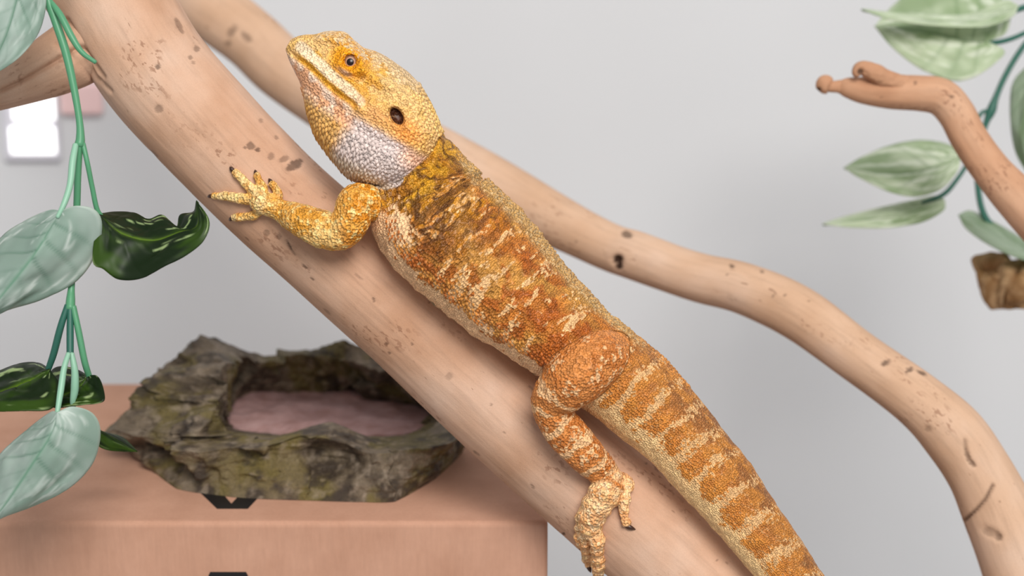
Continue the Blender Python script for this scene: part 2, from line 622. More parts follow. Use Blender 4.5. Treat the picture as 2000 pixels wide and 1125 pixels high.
# ------------------------------------------------------------------ branches
def branch_mesh(name, ctrl, mat, parent, marks=(), seed=0, lump=0.05, ridge=0.02, m=150, step=0.0009, cracks=(), lscale=0.035):
    """ctrl rows: px, py, radius px, depth"""
    ctrl = np.asarray(ctrl, float)
    w = P(ctrl[:, 0], ctrl[:, 1], ctrl[:, 3])
    rad = ctrl[:, 2] * ctrl[:, 3] / F
    rows = np.hstack([w, rad[:, None]])
    L = np.linalg.norm(np.diff(w, axis=0), axis=1).sum()
    n = max(30, int(L / step))
    s = cr(rows, n)
    c, r = s[:, :3], s[:, 3]
    arc = np.concatenate([[0], np.cumsum(np.linalg.norm(np.diff(c, axis=0), axis=1))])
    # rounded ends
    e0 = np.clip(arc / (r * 1.0 + 1e-9), 0, 1)
    e1 = np.clip((arc[-1] - arc) / (r * 1.0 + 1e-9), 0, 1)
    prof = np.sqrt(np.clip(1 - (1 - e0) ** 2, 0.02, 1)) * np.sqrt(np.clip(1 - (1 - e1) ** 2, 0.02, 1))
    t, nn, bb = frames(c)
    a = np.linspace(0, 2 * np.pi, m, endpoint=False)
    ca, sa = np.cos(a), np.sin(a)
    rm = r.mean()
    bc = np.stack([np.repeat(arc, m), np.tile(ca * rm, n), np.tile(sa * rm, n)], 1)
    d1 = (fbm(bc / lscale + seed * 7.1, 3, seed) - 0.5) * 2 * lump
    d2 = (fbm(bc * np.array([1 / 0.03, 1 / 0.0035, 1 / 0.0035]) + seed, 3, seed + 5) - 0.5) * 2 * ridge
    R = (np.repeat(r * prof, m) * (1 + d1 + d2))
    dirs = (ca[None, :, None] * nn[:, None] + sa[None, :, None] * bb[:, None]).reshape(-1, 3)
    v = np.repeat(c, m, 0) + dirs * R[:, None]
    mark = np.zeros(len(v))
    px, py, d = proj(v)
    front = (dirs @ DV) < 0.05
    for (mx, my, mr, dep, dark, *st) in marks:
        ang, asp = (st + [0, 1])[:2] if st else (0, 1)
        dx, dy = px - mx, py - my
        u = (dx * math.cos(ang) + dy * math.sin(ang)) / asp
        q = -dx * math.sin(ang) + dy * math.cos(ang)
        g = np.exp(-((u * u + q * q) / (mr * mr)) ** 1.5) * front
        v = v - dirs * (g * dep * mr * 0.66 / F)[:, None]
        rag = sstep(.28, .62, g * (0.35 + 1.15 * fbm(v * 900, 2, 7)))
        mark = np.maximum(mark, rag * dark * 1.15)
    for (pts, wpx, dep, dark) in cracks:
        pts = np.asarray(pts, float)
        best = np.full(len(v), 1e9)
        for i in range(len(pts) - 1):
            p0, p1 = pts[i], pts[i + 1]
            e = p1 - p0
            tt = np.clip(((px - p0[0]) * e[0] + (py - p0[1]) * e[1]) / (e @ e), 0, 1)
            dd = np.hypot(px - p0[0] - tt * e[0], py - p0[1] - tt * e[1])
            best = np.minimum(best, dd)
        g = np.exp(-(best / wpx) ** 2) * front
        v = v - dirs * (g * dep * 0.66 / F)[:, None]
        mark = np.maximum(mark, g * dark)
    N = n * m
    v = np.vstack([v, c[0], c[-1]])
    bc = np.vstack([bc, [0, 0, 0], [arc[-1], 0, 0]])
    mark = np.append(np.clip(mark, 0, 1), [0, 0])
    j = np.arange(m); j2 = (j + 1) % m
    f = [grid_faces(n, m)[:, ::-1].copy(),
         np.vstack([np.stack([j, j2, np.full(m, N)], 1), np.stack([(n - 1) * m + j2, (n - 1) * m + j, np.full(m, N + 1)], 1)])]
    return mesh(name, v, f, mat, parent, attrs={'bc': ('FLOAT_VECTOR', bc), 'mark': ('FLOAT', mark)})

MAIN_D = 0.620
MAIN = [(40, -270, 118), (140, -110, 118), (222, 5, 113), (300, 135, 111), (412, 262, 108), (520, 372, 106), (640, 480, 106),
        (800, 622, 107), (950, 760, 110), (1100, 893, 114), (1250, 1024, 118), (1400, 1160, 121), (1600, 1340, 124),
        (1850, 1560, 128), (2130, 1805, 132), (2330, 1985, 132)]
_mc = cr(np.array(MAIN, float), 900)
def main_surface_z(px, py):
    """height (in lizard px, towards the camera) of the main branch's front surface"""
    px, py = np.asarray(px, float), np.asarray(py, float)
    d = np.hypot(_mc[:, 0] - px[..., None], _mc[:, 1] - py[..., None])
    i = d.argmin(-1)
    o = d.min(-1)
    r = _mc[i, 2]
    k = MAIN_D / LZ
    return (LZ - MAIN_D) / PX + k * np.sqrt(np.maximum(r * r - o * o, 0)) - 0.0 * r
LZ = 0.596
PX = LZ / F

def build_branches():
    # main branch with its side limb
    foot = P(MAIN[-1][0], MAIN[-1][1], MAIN_D)
    root = empty('driftwood_branch', (foot[0], foot[1], 0), 'thick bare tan branch that the lizard lies on', 'branch')
    marks = [(308, 130, 6, .3, .55), (310, 213, 9, .2, .35), (385, 95, 7, .3, .4), (372, 112, 5, .3, .4), (378, 122, 4, .3, .3),
             (490, 285, 9, .25, .5), (503, 292, 5, .3, .6), (478, 288, 4, .3, .5), (530, 305, 8, .2, .35), (575, 322, 10, .25, .6, -.5, 2), (555, 310, 6, .2, .4, -.5, 2),
             (540, 268, 5, .2, .35), (510, 235, 5, .2, .3), (350, 50, 6, .2, .4, 1.1, 3), (355, 58, 4, .2, .4, 1.1, 2),
             (565, 480, 3, .2, .6, 1.1, 4), (595, 520, 3, .2, .5, .7, 3), (610, 545, 2.5, .2, .5, .5, 2), (520, 455, 7, .15, .35), (545, 462, 6, .15, .3),
             (730, 585, 3, .2, .5, 1.3, 2), (760, 690, 3, .3, .5), (755, 672, 3, .3, .4), (805, 672, 3, .2, .5), (838, 590, 2.5, .2, .4),
             (877, 735, 8, .15, .25), (960, 790, 3, .2, .4), (985, 845, 3, .2, .4), (1100, 1043, 4, .3, .7), (1135, 1072, 4, .3, .8),
             (930, 885, 3, .2, .4, .7, 3), (1262, 905, 3, .2, .4), (1400, 1095, 3, .2, .4), (1040, 950, 2.5, .2, .4, .8, 3), (300, 300, 4, .2, .3, .7, 3),
             (640, 610, 3, .15, .3, .7, 4), (700, 540, 3, .15, .25, .7, 4), (1040, 760, 3, .15, .3, .7, 4)]
    cracks = [([(560, 470), (566, 485), (575, 497)], 2.2, 2, .5), ([(130, 40), (160, 95), (200, 150)], 5, 8, 0), ([(150, 90), (185, 150), (215, 178)], 4, 6, 0)]
    ctrl = [(a, b, r, MAIN_D) for a, b, r in MAIN]
    branch_mesh('trunk', ctrl, WOOD, root, marks, seed=1, lump=0.028, ridge=0.012, cracks=cracks, m=260, step=0.0005)
    limb = [(235, 45, 66, .618), (165, 92, 66, .618), (110, 122, 60, .618), (55, 150, 50, .620), (0, 170, 44, .622), (-80, 190, 42, .628), (-200, 215, 38, .64), (-330, 250, 30, .655)]
    lc = [([(200, 100), (150, 95), (100, 125), (40, 160), (0, 180)], 6, 12, 0), ([(190, 165), (150, 120), (110, 85)], 4, 8, 0), ([(215, 178), (165, 120), (130, 70)], 4, 7, 0)]
    branch_mesh('side_limb', limb, WOOD, root, [], seed=4, lump=0.09, ridge=0.06, cracks=lc)
    # branch behind the lizard
    back = [(120, -300, 74, 0.790), (240, -150, 70, 0.790), (330, -62, 66, 0.787), (412, 14, 63, 0.780), (490, 76, 60, 0.774), (565, 145, 60, 0.767), (700, 232, 62, 0.755), (860, 318, 66, 0.741),
            (990, 382, 60, 0.730), (1105, 441, 50, 0.720), (1192, 483, 47, 0.713), (1243, 500, 48, 0.708), (1320, 528, 47, 0.702), (1375, 545, 48, 0.697),
            (1453, 564, 50, 0.690), (1560, 612, 53, 0.681), (1673, 694, 51, 0.671), (1790, 779, 55, 0.661), (1860, 845, 63, 0.660), (1910, 917, 64, 0.660),
            (1946, 990, 70, 0.660), (1985, 1085, 74, 0.660), (2030, 1220, 78, 0.660), (2080, 1400, 82, 0.660), (2120, 1600, 84, 0.660), (2150, 1790, 84, 0.660)]
    foot = P(2150, 1790, .66)
    root = empty('arched_branch', (foot[0], foot[1], 0), 'slender pale branch arching past behind the lizard', 'branch')
    marks = [(1205, 508, 11, .9, .95, .25, 1.0), (1208, 520, 8, .5, .9), (1224, 457, 8, .4, .6, .3, 1.6), (1429, 519, 5, .4, .7), (1420, 537, 3, .3, .5), (1488, 530, 4, .3, .5),
             (1125, 473, 3, .3, .4), (1730, 708, 6, .5, .6, -.5, 2), (1775, 722, 5, .4, .6, -.6, 2), (1800, 728, 4, .3, .6, .4, 3), (1813, 838, 7, .2, .3),
             (452, 62, 8, .3, .4, -1.0, 2), (480, 72, 8, .3, .4, .7, 2), (445, 85, 7, .2, .35), (1533, 577, 3, .3, .5), (1580, 588, 3, .3, .4), (1510, 578, 3, .3, .4),
             (1890, 890, 5, .4, .5, 1.3, 4), (1900, 905, 5, .4, .5, .9, 2), (1950, 1050, 8, .4, .5), (1935, 1040, 10, .4, .3, .4, 2)]
    cracks = [([(1940, 948), (1925, 975), (1905, 997), (1884, 1016)], 3.0, 7, .75), ([(1885, 860), (1888, 890), (1900, 910)], 3.0, 4, .5)]
    branch_mesh('limb', back, WOOD2, root, marks, seed=9, lump=0.035, ridge=0.012, cracks=cracks, m=140, step=0.0007)
    # bent branch at the right
    rb = [(1634, 168, 13, .69), (1660, 172, 21, .69), (1690, 177, 27, .69), (1740, 180, 33, .69), (1795, 182, 35, .69), (1838, 190, 37, .69),
          (1868, 222, 36, .69), (1893, 268, 36, .688), (1940, 335, 38, .685), (2000, 402, 44, .68), (2065, 475, 48, .68), (2150, 600, 52, .68), (2230, 800, 56, .70), (2290, 1100, 60, .72), (2330, 1500, 62, .74), (2345, 1690, 62, .74)]
    foot = P(2345, 1690, .74)
    root = empty('bent_branch', (foot[0], foot[1], 0), 'crooked brown branch with a knobby tip beside the hanging leaves', 'branch')
    marks = [(1858, 188, 5, .4, .6), (1788, 162, 4, .3, .5), (1720, 190, 3, .3, .4)]
    branch_mesh('limb', rb, WOOD3, root, marks, seed=14, lump=0.06, ridge=0.03, m=64)
    knob = [(1594, 172, 9, .69), (1601, 169, 17, .69), (1614, 165, 17, .69), (1622, 169, 11, .69), (1640, 169, 13, .69), (1655, 171, 17, .69)]
    branch_mesh('tip_knob', knob, WOOD3, root, [(1599, 176, 6, .5, .7)], seed=17, lump=0.22, ridge=0.10, m=72, step=0.0003, lscale=0.004)
    spur = [(1668, 150, 8, .684), (1680, 135, 15, .684), (1696, 137, 17, .684), (1718, 148, 19, .685), (1750, 162, 19, .687), (1790, 174, 16, .69)]
    branch_mesh('broken_spur', spur, WOOD3, root, [(1680, 140, 6, .6, .7)], seed=19, lump=0.34, ridge=0.14, m=72, step=0.0003, lscale=0.0045)
build_branches()

# ------------------------------------------------------------------ leafy vines
LEAF_PALE = mat_vcol('pale_leaf', 0.45, 0.4, transl=0.40)
LEAF_DARK = mat_vcol('dark_leaf', 0.45, 0.2, transl=0.04)
LEAF_DRY = mat_vcol('dry_leaf', 0.7, 0.2, transl=0.12)
STEM = mat_plain('green_plastic_stem', (84, 146, 108), 0.4)
STEM_PALE = mat_plain('pale_plastic_stalk', (140, 184, 158), 0.4)
STEM_DARK = mat_plain('dark_plastic_stem', (44, 96, 82), 0.45)

def leaf(parent, mid, left, right, kind, seed, quilt=0.0007, white=1.0, label=None, tint=1.0):
    """mid, left, right: rows px, py, depth; left and right run from base to tip"""
    n, m = 84, 20
    mid, left, right = (np.asarray(a, float) for a in (mid, left, right))
    left = np.vstack([mid[0], left, mid[-1]])
    right = np.vstack([mid[0], right, mid[-1]])
    pm, pl, pr = (cr(P(a[:, 0], a[:, 1], a[:, 2]), n) for a in (mid, left, right))
    us = np.linspace(-1, 1, 2 * m + 1)
    rows = []
    for u in us:
        e = pl if u < 0 else pr
        x = abs(u)
        rows.append(pm + (e - pm) * x)
    v = np.stack(rows, 1)                              # n, 2m+1, 3
    u = np.broadcast_to(us[None], v.shape[:2])
    t = np.broadcast_to(np.linspace(0, 1, n)[:, None], v.shape[:2])
    dt = np.gradient(v, axis=0); du = np.gradient(v, axis=1)
    nrm = np.cross(dt, du)
    nrm /= np.linalg.norm(nrm, axis=2)[..., None] + 1e-12
    # towards the camera
    sgn = np.sign(-(nrm[n // 2, m] @ DV)) or 1.0
    nrm = nrm * sgn
    vein = np.exp(-(np.abs(u) / (0.045 * (1.15 - t))) ** 2)
    sv = np.zeros_like(u)
    for k, t0 in enumerate((0.02, 0.16, 0.30, 0.45, 0.60, 0.74)):
        for side in (-1, 1):
            tt = t0 + 0.03 * side
            line = tt + 0.30 * np.abs(u) ** 0.75
            g = np.exp(-((t - line) / 0.012) ** 2) * (1 - 0.75 * np.abs(u)) * (np.sign(u) == side) * (0.35 + 0.65 * (t0 < 0.35))
            sv = np.maximum(sv, g)
    cup = (1 - np.abs(u)) * np.abs(u) * 4
    d = quilt * (fbm(np.stack([u * 3, t * 6, u * 0 + seed], -1), 2, seed) - 0.5) * 4 * cup * np.sin(np.pi * t)
    d = d - quilt * 0.9 * vein - quilt * 0.5 * sv + quilt * 0.8 * cup * np.sin(np.pi * np.clip(t, 0, 1))
    v = v + nrm * d[..., None]
    q = np.stack([u * 2.2, t * 4, u * 0 + seed * 3.3], -1)
    nz = fbm(q, 3, seed)
    streak = fbm(np.stack([u * 9 + t * 4, t * 5 - np.abs(u) * 5, u * 0 + seed], -1), 3, seed + 3)
    A = lambda c: np.broadcast_to(lin(c), u.shape + (3,))
    if kind == 'pale':
        c = mixc(A((164, 188, 174)), A((190, 207, 197)), sstep(.35, .65, nz))
        c = mixc(c, A((236, 244, 238)), white * 0.85 * sstep(.60, .72, streak) * sstep(0.08, 0.3, np.abs(u)))
        c = mixc(c, A((104, 156, 126)), 0.75 * vein)
        c = mixc(c, A((104, 148, 124)), 0.75 * sv)
        c = mixc(c, A((206, 222, 208)), 0.7 * sstep(0.955, 1.0, np.abs(u)))
        mat = LEAF_PALE
    elif kind == 'green':
        c = mixc(A((170, 190, 148)), A((206, 218, 188)), sstep(.35, .65, nz))
        c = mixc(c, A((236, 241, 224)), white * 0.85 * sstep(.52, .66, streak))
        c = mixc(c, A((104, 138, 84)), 0.7 * vein)
        c = mixc(c, A((120, 152, 100)), 0.6 * sv)
        mat = LEAF_PALE
    elif kind == 'dry':
        c = mixc(A((164, 124, 82)), A((204, 168, 126)), sstep(.3, .7, streak))
        c = mixc(c, A((120, 78, 44)), 0.7 * sv + 0.3 * vein)
        mat = LEAF_DRY
    else:
        c = mixc(A((16, 32, 7)), A((44, 68, 12)), sstep(.42, .66, nz))
        c = mixc(c, A((168, 190, 130)), white * 0.7 * sstep(.68, .76, streak) * sstep(0.1, 0.3, np.abs(u)))
        c = mixc(c, A((98, 128, 36)), 0.75 * vein)
        mat = LEAF_DARK
    c = c * tint
    V = v.reshape(-1, 3)
    f = grid_faces(n, 2 * m + 1, wrap_m=False)
    if sgn > 0:
        f = f[:, ::-1].copy() if True else f
    o = mesh('leaf', V, f, mat, parent, attrs={'col': ('FLOAT_COLOR', c.reshape(-1, 3))})
    s = o.modifiers.new('thickness', 'SOLIDIFY'); s.thickness = 0.0004; s.offset = 0
    if label:
        o['label'] = label
    return o

def stem(name, parent, pts, mat, m=10):
    """pts rows: px, py, depth, radius px"""
    p = np.asarray(pts, float)
    w = P(p[:, 0], p[:, 1], p[:, 2])
    rows = cr(np.hstack([w, (p[:, 3] * p[:, 2] / F)[:, None]]), max(12, len(p) * 10))
    v, f = tube_vf(rows[:, :3], rows[:, 3], m)
    return mesh(name, v, f, mat, parent)

def build_left_vine():
    D = .575
    root = empty('artificial_vine', P(138, 700, D), 'green vine with pale and dark leaves hanging over the side limb', 'vine')
    # main stem comes over the limb and hangs in front of it
    stem('stem', root, [(300, -150, .604, 8), (225, -135, .598, 8), (140, -90, .587, 9), (100, -45, .578, 9), (92, -10, .575, 9), (108, 40, D, 8.5), (128, 100, D, 8.5), (144, 170, D, 7.5), (155, 235, D, 7), (157, 270, D, 9), (155, 284, D, 11)], STEM)
    stem('stem', root, [(155, 278, D, 7.5), (152, 340, D + .002, 7), (150, 405, D + .004, 7), (146, 480, D + .006, 7), (140, 555, D + .006, 6.5), (138, 585, D + .005, 9), (137, 604, D + .004, 10)], STEM)
    stem('stem', root, [(137, 600, D + .004, 6), (137, 650, D + .003, 7), (137, 692, D + .002, 7)], STEM_DARK)
    stem('petiole', root, [(96, 0, D, 5), (118, 30, D - .002, 7), (140, 72, D - .003, 7), (160, 102, D - .003, 5.5), (187, 122, D - .002, 4)], STEM)
    stem('petiole', root, [(148, 282, D - .001, 6), (142, 315, D - .003, 7), (137, 360, D - .005, 6.5), (126, 396, D - .007, 6), (112, 425, D - .008, 4)], STEM_PALE)
    stem('petiole', root, [(162, 280, D, 5), (171, 320, D, 5), (180, 365, D + .002, 5), (190, 410, D + .004, 5), (205, 428, D + .006, 4)], STEM)
    stem('petiole', root, [(132, 596, D + .004, 6), (118, 640, D + .004, 7), (105, 690, D + .006, 7), (94, 722, D + .008, 6)], STEM_DARK)
    stem('petiole', root, [(143, 598, D + .004, 6), (154, 650, D + .004, 6.5), (165, 705, D + .005, 6.5), (175, 738, D + .008, 6)], STEM)
    stem('petiole', root, [(134, 690, D, 5), (125, 720, D - .002, 6), (119, 760, D - .004, 6.5), (112, 806, D - .006, 5)], STEM_PALE)
    stem('petiole', root, [(140, 690, D + .001, 5), (146, 725, D + .001, 7), (146, 760, D + .002, 8), (143, 795, D + .004, 5), (160, 830, D + .012, 3)], STEM_PALE)
    # leaves
    leaf(root, [(55, -90, D - .004), (40, -30, D - .008), (15, 60, D - .008), (-25, 150, D - .006)],
         [(0, -80, D), (-60, -20, D), (-80, 60, D), (-60, 120, D)],
         [(82, -70, D - .006), (90, 0, D - .004), (76, 62, D - .004), (42, 108, D - .005), (0, 138, D - .005)], 'pale', 3, white=.5)
    leaf(root, [(118, 412, D - .008), (92, 455, D - .008), (60, 505, D - .010), (5, 574, D - .009), (-55, 650, D - .004)],
         [(96, 411, D - .004), (50, 431, D + .004), (0, 466, D + .010), (-50, 540, D + .010), (-75, 610, D + .004)],
         [(150, 402, D - .006), (186, 410, D - .003), (199, 440, D), (188, 494, D + .003), (150, 548, D + .004), (80, 585, D + .002), (0, 611, D - .001)], 'pale', 5,
         label='large pale leaf with dark green veins')
    leaf(root, [(192, 418, D + .004), (240, 455, D + .002), (300, 468, D + .001), (350, 452, D), (386, 440, D - .002), (384, 392, D + .002)],
         [(225, 414, D + .012), (262, 416, D + .012), (290, 428, D + .008), (318, 420, D + .007), (344, 444, D + .003), (352, 420, D + .005), (378, 414, D + .004)],
         [(181, 508, D - .002), (202, 526, D - .003), (232, 546, D - .002), (275, 544, D - .003), (322, 520, D - .004), (362, 500, D - .004), (398, 470, D - .004), (409, 432, D - .002)], 'dark', 8, quilt=.0007,
         label='glossy dark green leaf with a curled tip')
    leaf(root, [(98, 722, D + .006), (50, 745, D + .004), (0, 765, D + .002), (-90, 790, D + .003)],
         [(75, 709, D + .016), (40, 710, D + .016), (0, 724, D + .014), (-60, 750, D + .010)],
         [(120, 760, D + .002), (100, 798, D - .004), (45, 802, D - .006), (0, 804, D - .004), (-60, 804, D)], 'dark', 11, quilt=.0007,
         label='glossy dark green leaf seen from above')
    leaf(root, [(172, 734, D + .008), (160, 752, D + .006), (130, 770, D + .006), (80, 788, D + .008)],
         [(150, 722, D + .016), (120, 716, D + .018), (100, 725, D + .018), (85, 755, D + .014)],
         [(192, 736, D + .004), (204, 768, D), (198, 786, D - .002), (150, 792, D + .002), (110, 796, D + .006)], 'dark', 13, quilt=.0008,
         label='short dark green leaf folded over the stalk')
    leaf(root, [(112, 806, D - .007), (98, 850, D - .009), (60, 910, D - .009), (10, 985, D - .006), (-25, 1030, D - .002)],
         [(98, 806, D - .004), (55, 838, D + .002), (0, 888, D + .006), (-35, 950, D + .006), (-42, 1000, D + .003)],
         [(142, 794, D - .006), (182, 808, D - .003), (196, 846, D), (180, 906, D + .003), (132, 955, D + .003), (60, 990, D + .001), (0, 1011, D - .001)], 'pale', 17, white=.7,
         label='drooping pale leaf over the box')
    E = .63
    leaf(root, [(158, 826, D + .012), (190, 838, E - .012), (225, 858, E - .006), (268, 882, E)],
         [(178, 836, E - .012), (205, 845, E - .004), (240, 855, E)],
         [(170, 850, E - .016), (200, 876, E - .010), (240, 882, E - .004)], 'dark', 19, quilt=.0004, white=.2,
         label='narrow dark green leaf behind the pale one')
build_left_vine()

def build_right_vine():
    D = .745
    root = empty('artificial_vine', P(1925, 560, D), 'green vine with mottled leaves hanging behind the crooked branch', 'vine')
    stem('stem', root, [(2205, -200, .938, 6), (2170, -140, .84, 6), (2120, -60, D + .01, 6), (2050, 30, D, 6), (1998, 92, D, 6), (1965, 145, D, 6), (1945, 190, D, 6.5), (1936, 216, D, 10), (1926, 240, D, 6), (1916, 275, D, 6), (1910, 320, D, 6),
                        (1910, 365, D, 6), (1920, 415, D, 6.5), (1945, 450, D, 6.5), (1985, 480, D, 7), (2060, 520, D, 7)], STEM_DARK)
    stem('petiole', root, [(2080, 10, D - .003, 5), (2030, 48, D - .003, 5), (1985, 72, D - .005, 5), (1945, 83, D - .008, 5), (1912, 80, D - .010, 4)], STEM_DARK)
    stem('petiole', root, [(1936, 216, D, 4), (1916, 222, D, 4), (1900, 262, D, 4), (1886, 300, D - .002, 4.5), (1870, 312, D - .003, 4)], STEM_DARK)
    stem('petiole', root, [(1912, 275, D, 4), (1892, 315, D, 4), (1868, 352, D, 4.5), (1842, 380, D, 5), (1800, 396, D, 3)], STEM_DARK)
    stem('petiole', root, [(2110, -20, D - .006, 5), (2040, 0, D - .006, 6), (1990, 18, D - .008, 6), (1950, 30, D - .012, 4)], STEM_DARK)
    stem('petiole', root, [(1985, 480, D, 5), (1992, 498, D - .002, 5), (1998, 515, D - .003, 5)], STEM_DARK)
    leaf(root, [(1930, 82, D - .010), (1880, 78, D - .012), (1810, 62, D - .010), (1708, 52, D)],
         [(1968, 60, D - .006), (1966, 10, D + .002), (1900, -40, D + .010), (1810, -35, D + .012), (1745, 10, D + .008)],
         [(1962, 100, D - .010), (1946, 122, D - .012), (1905, 150, D - .014), (1862, 158, D - .014), (1800, 136, D - .012), (1745, 95, D - .006)], 'green', 23,
         label='broad mottled light green leaf')
    leaf(root, [(1990, 12, D - .012), (1920, 40, D - .016), (1820, 40, D - .016), (1740, 30, D - .014), (1682, 18, D - .012)],
         [(1960, 0, D - .010), (1900, 26, D - .011), (1820, 30, D - .012), (1740, 25, D - .012)],
         [(1975, 34, D - .018), (1920, 52, D - .022), (1820, 50, D - .022), (1735, 37, D - .017)], 'green', 27, white=.8,
         label='thin leaf seen edge on')
    leaf(root, [(1876, 308, D - .003), (1820, 328, D - .008), (1750, 338, D - .008), (1648, 328, D)],
         [(1855, 284, D + .004), (1800, 274, D + .010), (1740, 284, D + .010), (1685, 306, D + .006)],
         [(1870, 334, D - .008), (1840, 368, D - .014), (1790, 384, D - .016), (1735, 374, D - .014), (1680, 348, D - .006)], 'green', 29, label='pale mottled leaf below the branch elbow')
    leaf(root, [(1846, 392, D), (1800, 410, D - .006), (1720, 426, D - .006), (1606, 438, D)],
         [(1830, 382, D + .006), (1780, 392, D + .008), (1700, 410, D + .006), (1640, 426, D + .003)],
         [(1842, 412, D - .004), (1800, 434, D - .010), (1730, 445, D - .012), (1660, 444, D - .006)], 'green', 33, label='narrow mottled leaf')
    leaf(root, [(2040, 110, D), (2010, 190, D - .006), (2000, 260, D - .006), (2015, 350, D)],
         [(2000, 135, D + .004), (1976, 170, D + .004), (1974, 240, D + .002), (1985, 300, D + .002)],
         [(2070, 150, D - .002), (2070, 230, D - .004), (2045, 310, D)], 'green', 37, white=.15, tint=np.array([.72, .78, .8]), label='grey green leaf')
    leaf(root, [(2070, 540, D - .004), (2000, 490, D - .010), (1940, 455, D - .010), (1872, 420, D)],
         [(2050, 520, D - .014), (1990, 505, D - .018), (1935, 480, D - .016), (1888, 448, D - .006)],
         [(2060, 510, D + .004), (1990, 462, D + .006), (1935, 430, D + .006), (1895, 412, D + .004)], 'green', 41, white=.25, tint=np.array([.72, .78, .8]), label='narrow grey green leaf')
    leaf(root, [(2000, 505, D - .003), (1985, 535, D - .010), (1965, 570, D - .010), (1960, 603, D - .004)],
         [(1960, 512, D + .004), (1900, 502, D + .006), (1908, 540, D + .002), (1920, 585, D), (1940, 603, D)],
         [(2040, 512, D), (2055, 560, D), (2020, 600, D - .002), (1990, 602, D - .004)], 'dry', 43, quilt=.0034, label='withered brown leaf')
build_right_vine()

# ------------------------------------------------------------------ the lizard
# shaped in "lizard pixels": x, y as in the photograph, z towards the camera, 1 px = 0.16 mm
def lz_world(v):
    return P(v[:, 0], v[:, 1], LZ - v[:, 2] * PX)

# --- trunk and tail: px, py, half height, half width, z
BODY = [(752, 255, 60, 52, 0), (800, 310, 82, 68, 0), (830, 372, 110, 96, 0), (852, 425, 126, 120, 0), (932, 501, 125, 130, 0), (988, 557, 117, 128, 0),
        (1046, 608, 104, 118, 0), (1118, 668, 92, 106, 0), (1178, 716, 89, 96, 0), (1224, 751, 88, 90, 0), (1268, 792, 84, 84, 0), (1323, 847, 77, 76, 0),
        (1366, 897, 73, 71, 0), (1409, 947, 70, 67, 0), (1461, 1015, 63, 61, 0), (1514, 1085, 58, 56, 0), (1575, 1165, 51, 50, -2), (1650, 1262, 41, 41, -12), (1725, 1355, 31, 31, -20),
        (1800, 1440, 20, 20, -26), (1870, 1512, 9, 9, -30)]
bs = cr(np.array([(a, b, z, h, w) for a, b, h, w, z in BODY], float), 420)
b_c, b_h, b_w = bs[:, :3], bs[:, 3], bs[:, 4]
b_s = np.concatenate([[0], np.cumsum(np.linalg.norm(np.diff(b_c, axis=0), axis=1))])
_t = np.gradient(b_c[:, :2], axis=0); _t /= np.linalg.norm(_t, axis=1)[:, None]
from_dorsal = np.stack([_t[:, 1], -_t[:, 0], np.zeros(len(_t))], 1)      # points to the back
def s_at(px, py):
    return b_s[np.argmin(np.hypot(b_c[:, 0] - px, b_c[:, 1] - py))]

# --- head, in its own side-view axes
HO = np.array([562.0, 95.0]); HA = np.array([0.862, 0.507]); HP = np.array([-0.507, 0.862])
TOP = np.array([(-4, -14), (0, -27), (14, -40), (32, -52), (46, -66), (59, -76), (72, -83), (84, -85), (104, -80), (126, -76), (151, -83), (180, -84), (224, -81), (254, -73), (278, -59), (302, -45), (323, -30), (342, -14)], float)
BOT = np.array([(-4, 2), (4, 11), (21, 24), (51, 43), (74, 63), (97, 90), (134, 119), (170, 136), (208, 150), (231, 157), (262, 153), (299, 139), (320, 122), (333, 98), (339, 78), (342, 55)], float)
WID = np.array([(-4, 9), (0, 17), (8, 27), (25, 38), (60, 54), (100, 70), (140, 82), (190, 96), (240, 106), (290, 106), (320, 96), (335, 78), (342, 60)], float)
MOUTH = np.array([(0, 4), (25, 6), (53, 9), (78, 15), (99, 21), (120, 25), (140, 27), (161, 28), (170, 31)], float)
EYE = np.array([684.0, 121.0]); EAR = np.array([775.0, 227.0])
def ap(xy):
    r = np.asarray(xy, float) - HO
    return r @ HA, r @ HP
EA, EP = ap(EYE); RA, RP = ap(EAR)
def pl_dist(a, p, pts):
    best = np.full(np.shape(a), 1e9)
    sgn = np.zeros(np.shape(a))
    for i in range(len(pts) - 1):
        p0, p1 = pts[i], pts[i + 1]
        e = p1 - p0
        t = np.clip(((a - p0[0]) * e[0] + (p - p0[1]) * e[1]) / (e @ e), 0, 1)
        dx, dy = a - p0[0] - t * e[0], p - p0[1] - t * e[1]
        d = np.hypot(dx, dy)
        k = d < best
        best = np.where(k, d, best)
        sgn = np.where(k, np.sign(e[0] * dy - e[1] * dx), sgn)
    return best, sgn
def smooth_interp(x, t):
    # average of three shifted linear interpolations: soft corners
    return (np.interp(x - 5, t[:, 0], t[:, 1]) + 2 * np.interp(x, t[:, 0], t[:, 1]) + np.interp(x + 5, t[:, 0], t[:, 1])) / 4
def ear_q(a, p):
    # ear ellipse, slightly tilted
    dx, dy = (a - RA), (p - RP)
    ang = math.radians(28)
    u = dx * math.cos(ang) + dy * math.sin(ang)
    v = -dx * math.sin(ang) + dy * math.cos(ang)
    return np.hypot(u / 19.0, v / 11.5)
